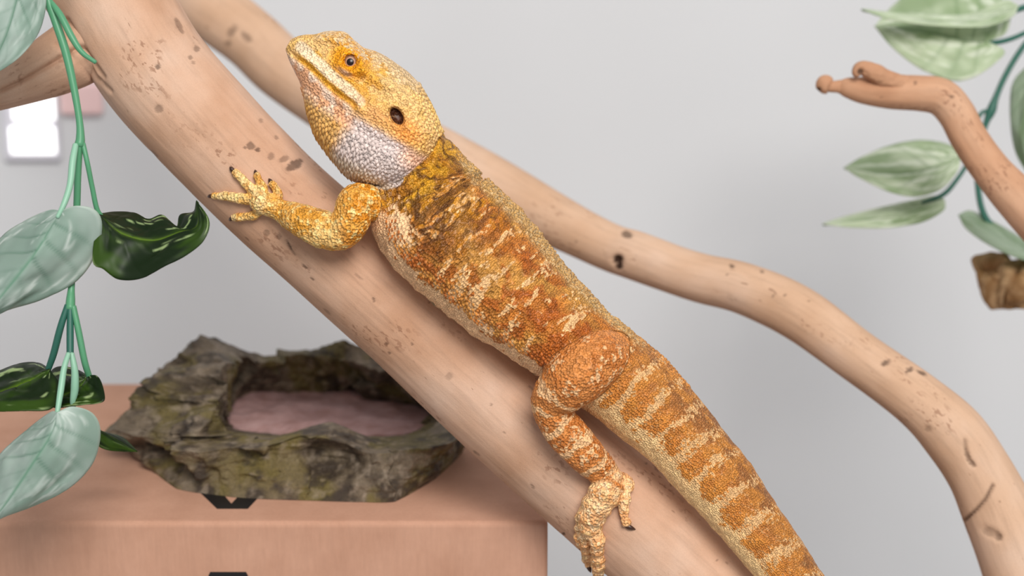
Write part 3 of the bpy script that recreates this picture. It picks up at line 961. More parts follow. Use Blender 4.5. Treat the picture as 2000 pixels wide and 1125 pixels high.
def head_features(a, p):
    d = np.zeros(np.shape(a))
    md, ms = pl_dist(a, p, MOUTH)
    d -= 8.0 * np.exp(-(md / 3.6) ** 2)
    d += 5.5 * np.exp(-((md - 11) / 7) ** 2)
    er = np.hypot(a - EA, p - EP)
    d += 17 * np.exp(-(er / 31) ** 4) 
    d += 6 * np.exp(-((er - 21) / 5.5) ** 2)
    d -= 12 * np.exp(-(er / 15) ** 6)
    # brow ridge over the eye and along the temple
    bd, _ = pl_dist(a, p, np.array([(40, -46), (70, -66), (100, -70), (132, -58), (150, -40)], float))
    d += 14 * np.exp(-(bd / 9) ** 2)
    # hollow before the eye
    d -= 6 * np.exp(-(((a - EA + 38) / 14) ** 2 + ((p - EP + 2) / 12) ** 2))
    # lower lid fold
    ld, _ = pl_dist(a, p, np.array([(EA - 12, EP + 25), (EA + 4, EP + 28), (EA + 20, EP + 20)], float))
    d -= 4 * np.exp(-(ld / 3.2) ** 2)
    # bony ridge from the eye back over the ear
    rd, _ = pl_dist(a, p, np.array([(150, -36), (190, -40), (235, -38), (280, -26)], float))
    d += 9 * np.exp(-(rd / 9) ** 2)
    # temple hollow and jaw muscle
    d += 9 * np.exp(-(((a - 205) / 45) ** 2 + ((p - 20) / 26) ** 2))
    d -= 9 * np.exp(-(((a - 185) / 24) ** 2 + ((p + 14) / 10) ** 2))
    # ear
    q = ear_q(a, p)
    d -= 20 * np.exp(-q ** 6)
    d += 4 * np.exp(-((q - 1.35) / .3) ** 2)
    # jaw angle bulge under the ear
    d += 9 * np.exp(-(((a - 292) / 26) ** 2 + ((p - 14) / 26) ** 2))
    # groove between jaw and beard pouch
    gd, _ = pl_dist(a, p, np.array([(150, 60), (200, 66), (250, 62), (300, 58), (336, 62)], float))
    d -= 4 * np.exp(-(gd / 8) ** 2)
    # chin line under the mouth
    cd, _ = pl_dist(a, p, np.array([(140, 46), (165, 44), (185, 40)], float))
    d -= 3.5 * np.exp(-(cd / 4) ** 2)
    # nostril
    d -= 6 * np.exp(-(((a - 11) / 4.0) ** 2 + ((p + 16) / 3.6) ** 2))
    return d
def head_w(a, p):
    tp, bt = smooth_interp(a, TOP), smooth_interp(a, BOT)
    q = (2 * p - tp - bt) / (bt - tp)
    w = smooth_interp(a, WID)
    n = 2.5
    base = w * (1 - np.clip(np.abs(q), 0, 1) ** n) ** (1 / n)
    edge = (1 - np.clip(np.abs(q), 0, 1) ** 6)
    return np.maximum(base + head_features(a, p) * edge * np.clip(a / 14, 0.25, 1), 0.0)

def head_mesh():
    na, nf = 230, 200
    a = np.linspace(-4, 342, na)
    ph = np.linspace(0, 2 * np.pi, nf, endpoint=False)
    A = np.repeat(a, nf).reshape(na, nf)
    tp, bt = smooth_interp(A, TOP), smooth_interp(A, BOT)
    q = -np.cos(ph)[None]
    p = (tp + bt) / 2 + (bt - tp) / 2 * q
    z = head_w(A, p) * np.sign(np.sin(ph))[None]
    z[:, np.abs(np.sin(ph)) < 1e-6] = 0
    xy = HO + A[..., None] * HA + p[..., None] * HP
    v = np.concatenate([xy, z[..., None]], -1).reshape(-1, 3)
    f = [tuple(int(i) for i in q_) for q_ in grid_faces(na, nf)]
    n0 = len(v)
    v = np.vstack([v, v[:nf].mean(0), v[-nf:].mean(0)])
    for j in range(nf):
        j2 = (j + 1) % nf
        f.append((j2, j, n0)); f.append(((na - 1) * nf + j, (na - 1) * nf + j2, n0 + 1))
    return v, f

def body_mesh():
    n, m = len(b_c), 120
    ph = np.linspace(0, 2 * np.pi, m, endpoint=False)
    cp, sp = np.cos(ph), np.sin(ph)
    sh, hip = s_at(852, 425), s_at(1178, 716)
    torso = sstep(-60, 60, b_s - sh * 0.8) * sstep(hip + 60, hip - 120, b_s)
    H = b_h[:, None] * np.ones(m)[None]
    W = b_w[:, None] * (1 - 0.14 * cp[None] * torso[:, None])
    v = b_c[:, None] + from_dorsal[:, None] * (H * cp[None])[..., None] + np.array([0, 0, 1.0]) * (W * sp[None])[..., None]
    v = v.reshape(-1, 3)
    f = [tuple(int(i) for i in q) for q in grid_faces(n, m)]
    n0 = len(v)
    v = np.vstack([v, b_c[0], b_c[-1]])
    for j in range(m):
        j2 = (j + 1) % m
        f.append((j2, j, n0)); f.append(((n - 1) * m + j, (n - 1) * m + j2, n0 + 1))
    return v, f

# --- limbs: rows x, y, z, r ; a limb is a set of chains
def bz(x, y, r, lift=0.0):
    return float(main_surface_z(np.array(x), np.array(y))) + r * 0.8 + lift
ARM = [(775, 415, 0, 38), (728, 398, 40, 34), (696, 394, 58, 36), (686, 428, 54, 38), (664, 452, 38, 37), (628, 447, 27, 37), (592, 432, 20, 33), (562, 417, bz(562, 417, 26, 2), 26), (540, 407, bz(540, 407, 20, 2), 21), (518, 397, bz(518, 397, 20), 21)]
PALM = [(530, 402, bz(530, 402, 18), 21), (510, 394, bz(510, 394, 18), 24), (496, 388, bz(496, 388, 14), 17)]
def finger(pts, r0, r1, lift=0.0, arch=3.0):
    out = []
    n = len(pts)
    for i, (x, y) in enumerate(pts):
        r = r0 + (r1 - r0) * i / (n - 1)
        k = 1.0 + 0.14 * (i % 2 == 1)
        up = arch * math.sin(math.pi * i / (n - 1))
        out.append((x, y, bz(x, y, r * k, lift + up), r * k))
    return out
HAND_F = [
    finger([(505, 385), (492, 370), (478, 356), (465, 342), (456, 334)], 10.5, 6.5),
    finger([(516, 384), (512, 366), (506, 352), (501, 340)], 10.5, 7.0, 2),
    finger([(532, 392), (543, 382), (538, 368), (530, 356)], 9.5, 6.5, 2),
    finger([(500, 392), (482, 389), (463, 387), (444, 384), (426, 382), (416, 382)], 11, 6.5),
    finger([(512, 408), (497, 420), (482, 423), (468, 424), (456, 425)], 9.5, 7),
]
HAND_C = [((453, 331), (449, 326)), ((500, 339), (498, 332)), ((529, 355), (525, 349)), ((413, 382), (404, 384)), ((453, 426), (447, 431))]
LEG = [(1190, 690, 40, 50), (1165, 702, 74, 58), (1130, 730, 84, 60), (1100, 758, 70, 53), (1078, 785, 52, 42), (1086, 818, 38, 38), (1112, 852, 26, 41), (1146, 890, 14, 37), (1178, 922, bz(1178, 922, 30, 2), 31), (1192, 945, bz(1192, 945, 28, 2), 29)]
FOOT = [(1192, 940, bz(1192, 940, 28), 31), (1180, 965, bz(1180, 965, 27), 33), (1164, 992, bz(1164, 992, 25), 30), (1154, 1020, bz(1154, 1020, 21), 25), (1155, 1045, bz(1155, 1045, 17), 20)]
FOOT_F = [
    finger([(1208, 935), (1226, 942), (1224, 962), (1219, 985), (1220, 1004), (1226, 1026)], 13, 8, 2),
    finger([(1158, 1030), (1166, 1052), (1167, 1076), (1169, 1100), (1168, 1126), (1170, 1155)], 15, 10, 2),
    finger([(1146, 1020), (1142, 1045), (1145, 1070), (1148, 1092), (1150, 1106)], 12.5, 8, 0),
    finger([(1150, 990), (1136, 1008), (1133, 1032), (1133, 1054), (1134, 1064)], 12.5, 8, 0),
]
FOOT_C = [((1228, 1029), (1241, 1034)), ((1171, 1158), (1173, 1174)), ((1150, 1108), (1154, 1118)), ((1134, 1066), (1135, 1077))]
# far-side limbs reach round the back of the branch
ARM_FAR = [(800, 400, -70, 42), (770, 400, -125, 40), (735, 420, -160, 36), (712, 405, -205, 32), (690, 425, -240, 26), (670, 455, -262, 22), (655, 475, -268, 22)]
LEG_FAR = [(1190, 700, -40, 50), (1200, 712, -105, 54), (1180, 750, -165, 48), (1215, 800, -205, 38), (1235, 850, -226, 34), (1235, 900, -246, 28), (1225, 940, -256, 26)]
def far_toes(x, y, z, dirs, L, r):
    out = []
    for dx, dy in dirs:
        k = L / math.hypot(dx, dy)
        out.append([(x, y, z, r * 1.4), (x + dx * k * .5, y + dy * k * .5, z - 4, r * 1.1), (x + dx * k, y + dy * k, z - 2, r * .8)])
    return out
FAR_F = far_toes(655, 478, -266, [(-1, .1), (-.9, .5), (-.6, .8), (-.1, 1), (-.8, -.5)], 52, 9)
FAR_G = far_toes(1222, 944, -256, [(-.9, .4), (-.6, .8), (-.2, 1), (.3, 1)], 78, 11)

def chain(rows, n=None, m=20):
    c = cr(np.array(rows, float), n or max(14, len(rows) * 9))
    v, f = tube_vf(c[:, :3], c[:, 3], m)
    return c, v, f

def build_lizard():
    parts = []                # (name, samples xyz, r, zscale)
    VV, FF = [], []
    def add(v, f):
        off = sum(len(x) for x in VV)
        VV.append(np.asarray(v, float))
        FF.extend([tuple(i + off for i in q) for q in f])
    add(*body_mesh())
    add(*head_mesh())
    samp, sr, sid, sarc = [b_c], [b_h], [np.zeros(len(b_c))], [b_s]
    def addchain(rows, pid):
        c, v, f = chain(rows)
        add(v, f)
        samp.append(c[:, :3]); sr.append(c[:, 3]); sid.append(np.full(len(c), pid))
        sarc.append(np.concatenate([[0], np.cumsum(np.linalg.norm(np.diff(c[:, :3], axis=0), axis=1))]))
    addchain(ARM, 2); addchain(PALM, 3)
    for q in HAND_F: addchain(q, 4)
    addchain(LEG, 5); addchain(FOOT, 6)
    for q in FOOT_F: addchain(q, 7)
    addchain(ARM_FAR, 2); addchain(LEG_FAR, 5)
    for q in FAR_F: addchain(q, 4)
    for q in FAR_G: addchain(q, 7)
    tmp = mesh('tmp', np.vstack(VV), FF)
    md = tmp.modifiers.new('r', 'REMESH')
    md.mode = 'VOXEL'
    md.voxel_size = 1.9
    dg = bpy.context.evaluated_depsgraph_get()
    me = tmp.evaluated_get(dg).to_mesh()
    nv = len(me.vertices)
    v = np.empty(nv * 3, np.float32); me.vertices.foreach_get('co', v); v = v.reshape(-1, 3).astype(float)
    npoly = len(me.polygons)
    lt = np.empty(npoly, np.int32); me.polygons.foreach_get('loop_total', lt)
    li = np.empty(len(me.loops), np.int32); me.loops.foreach_get('vertex_index', li)
    assert (lt == 4).all()
    faces = li.reshape(-1, 4)
    tmp.evaluated_get(dg).to_mesh_clear()
    tm = tmp.data
    bpy.data.objects.remove(tmp); bpy.data.meshes.remove(tm)
    ed = np.vstack([faces[:, [0, 1]], faces[:, [1, 2]], faces[:, [2, 3]], faces[:, [3, 0]]])
    ei, ej = np.concatenate([ed[:, 0], ed[:, 1]]), np.concatenate([ed[:, 1], ed[:, 0]])
    deg = np.bincount(ei, minlength=nv)[:, None]
    def lap(x):
        x = np.asarray(x, float)
        if x.ndim == 1:
            return np.bincount(ei, weights=x[ej], minlength=nv) / deg[:, 0]
        return np.stack([np.bincount(ei, weights=x[ej, k], minlength=nv) for k in range(x.shape[1])], 1) / deg
    # ---- classify
    S = np.vstack(samp); R = np.concatenate(sr); ID = np.concatenate(sid); AR = np.concatenate(sarc)
    zs = np.ones(len(S)); zs[:len(b_c)] = b_h / b_w
    pid = np.zeros(nv); arc = np.zeros(nv); near = np.zeros(nv, int)
    for k in range(0, nv, 4000):
        x = v[k:k + 4000]
        d = np.sqrt((x[:, None, 0] - S[None, :, 0]) ** 2 + (x[:, None, 1] - S[None, :, 1]) ** 2 + ((x[:, None, 2] - S[None, :, 2]) * zs[None]) ** 2) - R[None]
        i = d.argmin(1)
        near[k:k + 4000] = i
    pid = ID[near]; arc = AR[near]
    ha, hp = ap(v[:, :2])
    tp, bt = smooth_interp(ha, TOP), smooth_interp(ha, BOT)
    inside = (ha > -8) & (ha < 343) & (hp > tp - 6) & (hp < bt + 6)
    hw = head_w(np.clip(ha, -4, 342), hp)
    ishead = inside & (np.abs(np.abs(v[:, 2]) - hw) < 9)
    edge_h = inside & ((hp < tp + 9) | (hp > bt - 9)) & (ha < 325) & (pid == 0)
    ishead |= edge_h
    ishead &= ~((pid >= 2) & (ha > 150) & (hp > 120) & (np.abs(np.abs(v[:, 2]) - hw) > 4))
    pid = np.where(ishead, 1, pid)
    # ---- soften joins between parts
    bnd = (pid[ei] != pid[ej]).astype(float)
    w = np.bincount(ei, weights=bnd, minlength=nv) > 0
    w = w.astype(float)
    for _ in range(4):
        w = np.maximum(w, lap(w))
    w = np.clip(lap(w) * 1.6, 0, 1) * (1 - 0.7 * (pid == 1))
    for _ in range(5):
        v = v + (lap(v) - v) * (0.5 * w)[:, None]
    for _ in range(2):
        v = v + (lap(v) - v) * 0.5
    def vnorm(x):
        fn = np.cross(x[faces[:, 2]] - x[faces[:, 0]], x[faces[:, 3]] - x[faces[:, 1]])
        n = np.stack([sum(np.bincount(faces[:, c], weights=fn[:, k], minlength=nv) for c in range(4)) for k in range(3)], 1)
        return n / (np.linalg.norm(n, axis=1)[:, None] + 1e-12)
    N = vnorm(v)
    # ---- body coordinates
    bi = np.clip(np.where(pid == 0, near, 0), 0, len(b_c) - 1)
    rel = v - b_c[bi]
    cosq = np.einsum('ij,ij->i', rel, from_dorsal[bi]) / b_h[bi]
    sinq = rel[:, 2] / b_w[bi]
    phi = np.arctan2(sinq, cosq)
    q = np.cos(phi)
    s_fine = b_s[bi] + np.einsum('ij,ij->i', rel[:, :2], _t[bi])
    bc = np.zeros((nv, 3))
    isb = pid == 0
    sh, hip = s_at(852, 425), s_at(1178, 716)
    bc[isb] = np.stack([s_fine, phi * 100, np.full(nv, 3.0)], 1)[isb] / np.array([4.9, 6.4, 6.0])
    hd = pid == 1
    bsz = np.where(hp > 45, 8.2, np.where(ha < 60, 6.0, 7.4))
    bc[hd] = (np.stack([ha, hp, v[:, 2] * 0.8], 1) / np.array([6.2, 5.4, 6.0]))[hd] + 40
    ot = ~(isb | hd)
    lsz = np.where(pid <= 4, 6.3, 6.2)
    bc[ot] = (v / lsz[:, None])[ot] + 90
    # ---- colours
    X = v
    A = lambda c: np.tile(lin(c), (nv, 1))
    n_lo = fbm(X / 60, 3, 2); n_md = fbm(X / 22, 3, 12); n_hi = fbm(X / 8, 2, 22)
    warp = (fbm(X / 45, 3, 33) - .5)
    # torso
    st = np.stack([(s_fine + 26 * sinq) / 17, phi * 1.1, n_lo * 1.5], 1)
    stretch = fbm(st + warp[:, None] * 1.6, 2, 44)               # wavy bands across the body
    fine_b = fbm(np.stack([(s_fine + 20 * sinq) / 8, phi * 2.2, n_lo * 2], 1), 2, 54)
    c = mixc(A((196, 122, 62)), A((206, 148, 80)), sstep(.35, .7, n_lo))
    c = mixc(c, A((172, 90, 42)), 0.75 * sstep(.47, .62, n_md))
    lightb = sstep(.50, .60, .7 * stretch + .3 * fine_b + .12 * (n_hi - .5))
    lp = .60 * lightb * sstep(.95, .6, q) + .10
    c2 = A((238, 190, 138))
    front = sstep(sh + 190, sh - 20, s_fine + 60 * (n_lo - .5))
    darkm = sstep(.53, .45, .6 * stretch + .4 * fine_b) * front
    c = mixc(c, A((214, 156, 52)), 0.6 * front * sstep(.48, .60, n_md) * sstep(-.5, -.1, q))
    squig = 1 - np.abs(2 * fbm(np.stack([(s_fine + 22 * sinq) / 16, phi * 2.6, n_lo * 3], 1) + warp[:, None] * 1.5, 2, 66) - 1)
    dk = np.maximum(.8 * darkm, sstep(.84, .95, squig) * (.35 + .65 * front)) * sstep(-.75, -.3, q) * sstep(.95, .75, q)
    c = mixc(c, A((84, 48, 22)), 0.92 * dk)
    lp = lp * (1 - .8 * dk) * (1 - .45 * front)
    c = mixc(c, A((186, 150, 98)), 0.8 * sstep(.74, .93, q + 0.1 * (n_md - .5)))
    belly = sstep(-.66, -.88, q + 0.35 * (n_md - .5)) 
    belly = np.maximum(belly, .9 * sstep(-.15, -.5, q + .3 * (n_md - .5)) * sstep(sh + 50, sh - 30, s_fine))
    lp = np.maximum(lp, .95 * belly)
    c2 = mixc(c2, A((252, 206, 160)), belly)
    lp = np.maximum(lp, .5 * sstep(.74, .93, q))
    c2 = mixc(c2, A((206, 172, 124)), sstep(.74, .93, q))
    # folded neck behind the beard
    nd, _ = pl_dist(ha, hp, np.array([(200, 152), (231, 157), (262, 153), (299, 139), (322, 120), (335, 96), (341, 70), (346, 40), (346, 5)], float))
    neck = isb * sstep(72, 30, nd)
    crease = np.sin(nd / 4.6 + 5 * warp + .25 * n_hi)
    cn = mixc(A((214, 158, 62)), A((184, 124, 52)), sstep(.4, .6, n_md))
    cn = mixc(cn, A((92, 56, 24)), .8 * sstep(.80, .93, squig))          # brown squiggles, independent of the folds
    c = mixc(c, cn, .85 * neck)
    lp = lp * (1 - .7 * neck)
    # tail
    pts = [(1245, 640), (1275, 690), (1307, 741), (1337, 790), (1363, 836), (1397, 889), (1428, 942), (1462, 998), (1514, 1051), (1571, 1108), (1605, 1165), (1640, 1225), (1680, 1290)]
    ss = [s_at(*p_) for p_ in pts]
    ph_ = np.interp(s_fine + 26 * warp + 16 * (n_md - .5) + 14 * sinq, ss, np.arange(len(ss)))
    tri = np.abs(((ph_ + .5) % 1) - .5) * 2                     # 0 on dark bands, 1 on light ones
    rowt = vnoise(np.stack([s_fine / 5.6, phi * 2, n_lo * 0], 1), 91)
    lt_ = sstep(.46, .90, tri + .45 * (n_hi - .5) + .30 * (rowt - .5))
    ct = mixc(A((200, 128, 68)), A((160, 106, 64)), sstep(-.1, .8, q))
    ct = mixc(ct, A((212, 142, 74)), .7 * sstep(.4, .6, n_md))
    lpt = (.60 - .26 * sstep(.2, .9, q)) * lt_ + .18
    vent = sstep(-.38, -.72, q + .55 * (n_md - .5) + .22 * (.5 - tri))
    lpt = np.maximum(lpt, .95 * vent)
    ct2 = mixc(A((230, 182, 130)), A((255, 212, 156)), vent)
    tl = sstep(hip - 20, hip + 70, s_fine + 60 * (n_lo - .5))
    c = mixc(c, ct, tl)
    lp = lp * (1 - tl) + lpt * tl
    c2 = mixc(c2, ct2, tl)
    # limbs
    ca = mixc(A((228, 166, 86)), A((240, 194, 126)), sstep(.4, .6, n_md))
    ca = mixc(ca, A((206, 142, 58)), .7 * sstep(.54, .66, n_lo + .25 * (n_hi - .5)))
    ca = mixc(ca, A((216, 134, 42)), .85 * sstep(650, 690, X[:, 0] + 30 * (n_md - .5)) * sstep(.35, .5, n_md))
    ca = mixc(ca, A((104, 70, 30)), .7 * sstep(.66, .74, n_hi) * sstep(430, 470, X[:, 1]))
    c = np.where((pid == 2)[:, None], ca, c)
    ch = mixc(A((242, 188, 112)), A((250, 214, 156)), sstep(.4, .6, n_md))
    ch = mixc(ch, A((216, 152, 78)), .7 * sstep(.5, .62, fbm(X / 13, 2, 77)))
    c = np.where(((pid == 3) | (pid == 4))[:, None], ch, c)
    cl = mixc(A((210, 138, 82)), A((194, 118, 64)), sstep(.4, .6, n_md))
    lb = np.sin(arc / 46 * 2 * np.pi + 2.0 + 5 * warp)
    lpl = .75 * sstep(.3, .8, lb + .6 * (n_hi - .5)) * sstep(80, 150, arc) + .38 * sstep(.45, .7, n_md) + .08
    c = np.where((pid == 5)[:, None], cl, c)
    lp = np.where(pid == 5, lpl, lp)
    c2 = np.where((pid == 5)[:, None], A((238, 190, 142)), c2)
    am = (pid == 2) | (pid == 3) | (pid == 4)
    lp = np.where(am, .30 + .3 * (n_md - .5), lp)
    c2 = np.where(am[:, None], A((248, 218, 150)), c2)
    lp = np.where((pid == 6) | (pid == 7), .3, lp)
    c2 = np.where(((pid == 6) | (pid == 7))[:, None], A((254, 216, 172)), c2)
    cf = mixc(A((252, 202, 152)), A((240, 178, 126)), sstep(.4, .6, n_md))
    tb = np.sin(arc / 24 * 2 * np.pi)
    cf = mixc(cf, A((210, 146, 86)), .55 * sstep(.4, .9, tb + .4 * (n_hi - .5)))
    cf = mixc(cf, A((244, 216, 160)), .5 * sstep(.55, .7, n_hi))
    c = np.where(((pid == 6) | (pid == 7))[:, None], cf, c)
    # head
    md_, ms_ = pl_dist(ha, hp, MOUTH)
    ch = mixc(A((242, 196, 134)), A((230, 184, 114)), sstep(.4, .62, n_md))
    crown = sstep(-46, -66, hp + 14 * (n_md - .5)) * sstep(20, 60, ha)
    ch = mixc(ch, A((206, 174, 130)), .8 * crown)
    er = np.hypot(ha - EA, hp - EP)
    ch = mixc(ch, A((244, 162, 44)), .95 * sstep(56, 24, er + 12 * (n_md - .5)))
    ch = mixc(ch, A((236, 166, 66)), .6 * sstep(.5, .62, n_md) * sstep(110, 60, er))
    under_eye = np.exp(-(((ha - EA - 2) / 16) ** 2 + ((hp - EP - 23) / 5) ** 2))
    ch = mixc(ch, A((214, 178, 160)), .8 * np.clip(under_eye, 0, 1))
    stripe, _ = pl_dist(ha, hp, np.array([(20, -16), (60, -8), (100, 2), (140, 8), (175, 18)], float))
    ch = mixc(ch, A((255, 226, 190)), .92 * sstep(14, 7, stripe + 4 * (n_md - .5)))
    ch = mixc(ch, A((222, 166, 64)), .9 * sstep(6, 2, np.abs(md_ - 3)) * sstep(10, 40, ha))
    jaw = sstep(0, 10, hp - np.interp(ha, MOUTH[:, 0], MOUTH[:, 1]) + 4 * (n_md - .5))
    jaw = jaw * sstep(185, 150, ha) + sstep(35, 55, hp + 10 * (n_md - .5)) * sstep(150, 185, ha)
    jc = mixc(A((238, 206, 182)), A((226, 170, 132)), sstep(.45, .6, n_md))
    jc = mixc(jc, A((206, 156, 82)), .85 * sstep(38, 66, hp - 0.12 * ha + 30 * (n_lo - .5)))
    jc = mixc(jc, A((206, 192, 188)), .92 * sstep(150, 192, ha - 0.12 * hp + 50 * (n_lo - .5)))
    jc = mixc(jc, A((196, 174, 140)), .6 * sstep(118, 140, hp))
    jc = mixc(jc, A((238, 186, 152)), .8 * sstep(275, 318, ha) * sstep(100, 60, hp))
    ch = mixc(ch, jc, jaw)
    cheek = np.exp(-(((ha - 282) / 36) ** 2 + ((hp - 22) / 24) ** 2) ** 1.5)
    ch = mixc(ch, A((244, 158, 84)), .9 * cheek)
    ch = mixc(ch, A((244, 172, 112)), .75 * np.exp(-(((ha - 215) / 46) ** 2 + ((hp - 25) / 22) ** 2)))
    eq = ear_q(ha, hp)
    ch = mixc(ch, A((74, 40, 24)), sstep(1.02, .90, eq))
    jcol = jc
    c = np.where(hd[:, None], ch, c)
    lp = np.where(hd, .12 + .35 * crown, lp)
    c2 = np.where(hd[:, None], A((242, 206, 160)), c2)
    # soften part borders
    cb = c
    for _ in range(5):
        cb = lap(cb)
    c = mixc(c, cb, np.clip(w * 1.2, 0, 1) * (1 - .6 * hd))
    # ---- skin relief: folds on neck and shoulder, lumpy flanks
    fold = np.sin(s_fine / 17 + 6 * warp + 1.2 * phi) * sstep(sh + 90, sh - 60, s_fine) * sstep(-.9, -.4, q) * sstep(.95, .7, q)
    lump = (n_md - .5) * 5
    disp = np.zeros(nv)
    disp[isb] = (2.4 * fold * sstep(.95, .7, q) + 3.4 * neck * crease * sstep(.97, .75, q) + lump * 1.3 + 2.2 * (stretch - .5) * 4 * (1 - tl))[isb]
    disp[ot] = (lump * 0.9 + 1.5 * (n_hi - .5) * 2)[ot]
    disp[ot] += (1.6 * np.sin(arc / 24 * 2 * np.pi) * (pid >= 6))[ot]
    disp[hd] = ((n_md - .5) * 2.2 * sstep(20, 40, er) * sstep(1.2, 1.6, eq))[hd]
    v = v + N * disp[:, None]
    def vivid(x, k):
        g = (x @ np.array([.3, .55, .15]))[:, None]
        return np.clip(g + (x - g) * k, 0.004, 1)
    c, c2, jcol = vivid(c, 1.09), vivid(c2, 1.08), vivid(jcol, 1.15)
    W3 = lz_world(v)
    base = lz_world(np.array([[1000.0, 640, -60]]))[0]
    root = empty('bearded_dragon', base, 'orange and yellow bearded dragon lizard resting on the thick branch', 'lizard')
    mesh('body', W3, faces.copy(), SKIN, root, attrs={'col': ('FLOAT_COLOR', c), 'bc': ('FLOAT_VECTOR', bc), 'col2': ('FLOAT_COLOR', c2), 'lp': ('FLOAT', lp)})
    # ---- pointed scales on beard, nape, flank seam
    N = vnorm(v)
    zone = np.zeros(nv); size = np.zeros(nv); length = np.zeros(nv)
    dirv = np.zeros((nv, 3))
    tdir = np.append(HP, 0.0)
    beard = hd & (hp > 52) & (ha > 40) & (ha < 334) & (jaw > .6)
    zone[beard] = 1; size[beard] = 4.8
    length[beard] = (6.0 + 7.0 * sstep(60, 120, hp) * sstep(300, 200, ha))[beard]
    # beard scales point down and a little back
    dirv[beard] = np.append(0.9 * HP + 0.25 * HA, 0.0)
    nape = hd & (ha > 255) & (hp < 40) & (hp > -75) & (rng.random(nv) < .5) & (er > 60) & (eq > 1.8)
    zone[nape] = 2; size[nape] = 4.2; length[nape] = 6.5
    dirv[nape] = np.append(HA, 0.0)
    flank = isb & (np.abs(q + .66) < .10) & (s_fine > sh - 40) & (s_fine < hip - 20)
    zone[flank] = 3; size[flank] = 4.0; length[flank] = 7.5
    tl3 = np.concatenate([_t[bi], np.zeros((nv, 1))], 1)
    dirv[flank] = (0.7 * tl3 - 0.6 * from_dorsal[bi])[flank]
    crest = isb & (q > .90) & (s_fine > sh - 120) & (s_fine < hip + 150)
    zone[crest] = 4; size[crest] = 3.4; length[crest] = 5.0
    dirv[crest] = (0.8 * tl3 + .3 * from_dorsal[bi])[crest]
    idx = np.flatnonzero(zone)
    rng.shuffle(idx)
    gap = {1: 7.8, 2: 8.5, 3: 8.0, 4: 8.0}
    cellmap = {}
    keep = []
    for i in idx:
        x = v[i]; g = gap[int(zone[i])]
        key = (int(x[0] // 9), int(x[1] // 9), int(x[2] // 9))
        ok = True
        for dx in (-1, 0, 1):
            for dy in (-1, 0, 1):
                for dz in (-1, 0, 1):
                    for j in cellmap.get((key[0] + dx, key[1] + dy, key[2] + dz), ()):
                        if ((v[j] - x) ** 2).sum() < g * g:
                            ok = False
                            break
                    if not ok: break
                if not ok: break
            if not ok: break
        if ok:
            cellmap.setdefault(key, []).append(i)
            keep.append(i)
    keep = np.array(keep)
    K = len(keep)
    n_ = N[keep]
    dd = dirv[keep]
    dd = dd - n_ * np.einsum('ij,ij->i', dd, n_)[:, None]
    dd /= np.linalg.norm(dd, axis=1)[:, None] + 1e-9
    sd = np.cross(n_, dd)
    sz = size[keep][:, None] * (0.85 + .3 * rng.random((K, 1)))
    ln = length[keep][:, None] * (0.8 + .4 * rng.random((K, 1)))
    o = v[keep] - n_ * 0.8
    ring = [o - dd * sz * .9, o - dd * sz * .2 + sd * sz * .85, o + dd * sz * .8 + sd * sz * .35, o + dd * sz * .8 - sd * sz * .35, o - dd * sz * .2 - sd * sz * .85]
    mid_ = o + n_ * sz * .75 - dd * sz * .1
    tip = o + dd * ln * .95 + n_ * ln * .42
    sv = np.stack(ring + [mid_, tip], 1).reshape(-1, 3)
    fl = []
    fa = np.array([(0, 1, 5), (4, 0, 5), (1, 2, 6), (1, 6, 5), (3, 4, 6), (4, 5, 6), (2, 3, 6)])
    F_ = (fa[None] + (np.arange(K) * 7)[:, None, None]).reshape(-1, 3)
    cc = np.where((zone[keep] == 1)[:, None], jcol[keep], c[keep]) * (0.9 + .35 * rng.random((K, 1)))
    cc = np.clip(cc * 1.08 + .015, 0, 1)
    colr = np.repeat(cc[:, None], 7, 1)
    spm = mat_vcol('pointed_scales', 0.5, 0.35)
    sp = mesh('spiny_scales', lz_world(sv), F_, spm, root, smooth=True, attrs={'col': ('FLOAT_COLOR', colr.reshape(-1, 3))})
    tag(sp, 'small pointed scales of beard, nape and flank', kind='stuff')
    # ---- eyes
    ez = float(head_w(np.array([EA]), np.array([EP]))[0])
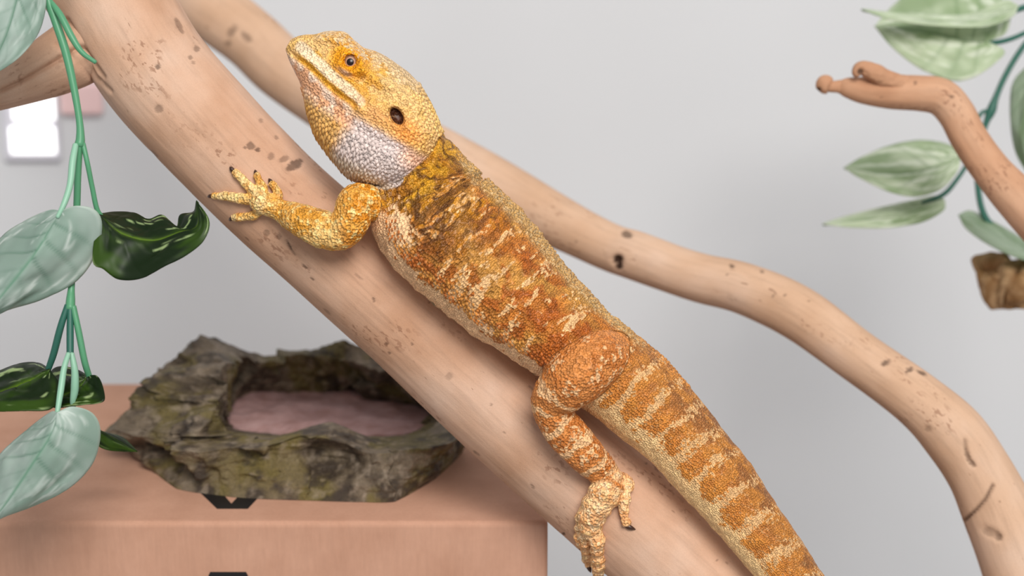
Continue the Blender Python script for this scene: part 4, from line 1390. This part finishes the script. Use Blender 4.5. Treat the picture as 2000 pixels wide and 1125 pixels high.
    def eye(side):
        r = 17.5
        n1, n2 = 40, 60
        th = np.linspace(0, np.pi, n1); ph = np.linspace(0, 2 * np.pi, n2, endpoint=False)
        T, Ph = np.meshgrid(th, ph, indexing='ij')
        loc = np.stack([np.sin(T) * np.cos(Ph), np.sin(T) * np.sin(Ph), np.cos(T) * side], -1).reshape(-1, 3)
        cen = np.array([EYE[0], EYE[1], side * (ez - 10.5)])
        rad = np.sin(T).ravel() * r
        fwd = np.cos(T).ravel() > 0
        c_ = np.tile(lin((60, 40, 24)), (len(loc), 1))
        rr = rad
        nz = fbm(loc * 4, 2, 5)
        iris = mixc(np.tile(lin((182, 146, 122)), (len(loc), 1)), np.tile(lin((120, 78, 58)), (len(loc), 1)), sstep(8.0, 11.5, rr + 3 * (nz - .5)))
        c_ = np.where(((rr < 13) & fwd)[:, None], iris, c_)
        f = [tuple(int(i) for i in q_) for q_ in grid_faces(n1, n2)]
        em = EYE_M
        e = mesh('eye', lz_world(loc * r + cen), f, em, root, attrs={'col': ('FLOAT_COLOR', c_)})
        e['label'] = 'round brown eye'
        # pupil: a shallow dark cap seated on the eyeball
        th = np.linspace(0, 0.41, 8)
        T, Ph = np.meshgrid(th, ph, indexing='ij')
        pv = np.stack([np.sin(T) * np.cos(Ph), np.sin(T) * np.sin(Ph), np.cos(T) * side], -1).reshape(-1, 3)
        f = [tuple(int(i) for i in q_) for q_ in grid_faces(8, n2)]
        mesh('pupil', lz_world(pv * (r + .35) + cen), f, PUPIL_M, e)
    eye(1); eye(-1)
    # ---- claws
    def claw(a, b, r):
        (x0, y0), (x1, y1) = a, b
        dx, dy = x1 - x0, y1 - y0
        L = math.hypot(dx, dy)
        dx, dy = dx / L, dy / L
        z0 = bz(x0, y0, r)
        z1 = bz(x1, y1, 1.0)
        c_ = cr(np.array([(x0 - dx * 6, y0 - dy * 6, z0, r * .8), (x0, y0, z0 + 1.5, r), ((x0 + x1) / 2, (y0 + y1) / 2, (z0 + z1) / 2 + 3, r * .75), (x1, y1, z1, 1.0)], float), 14)
        vv, ff = tube_vf(c_[:, :3], c_[:, 3], 10)
        mesh('claw', lz_world(vv), ff, CLAW_M, root)['label'] = 'dark curved claw'
    for a, b in HAND_C: claw(a, b, 4.6)
    for a, b in FOOT_C: claw(a, b, 5.0)
    print('lizard verts', nv, 'scales', K)

EYE_M = mat_vcol('eyeball', 0.3, 0.35)
PUPIL_M = mat_plain('pupil_black', (26, 14, 18), 0.25, 0.35)
CLAW_M = mat_plain('claw_horn', (62, 36, 24), 0.35, 0.5)
build_lizard()
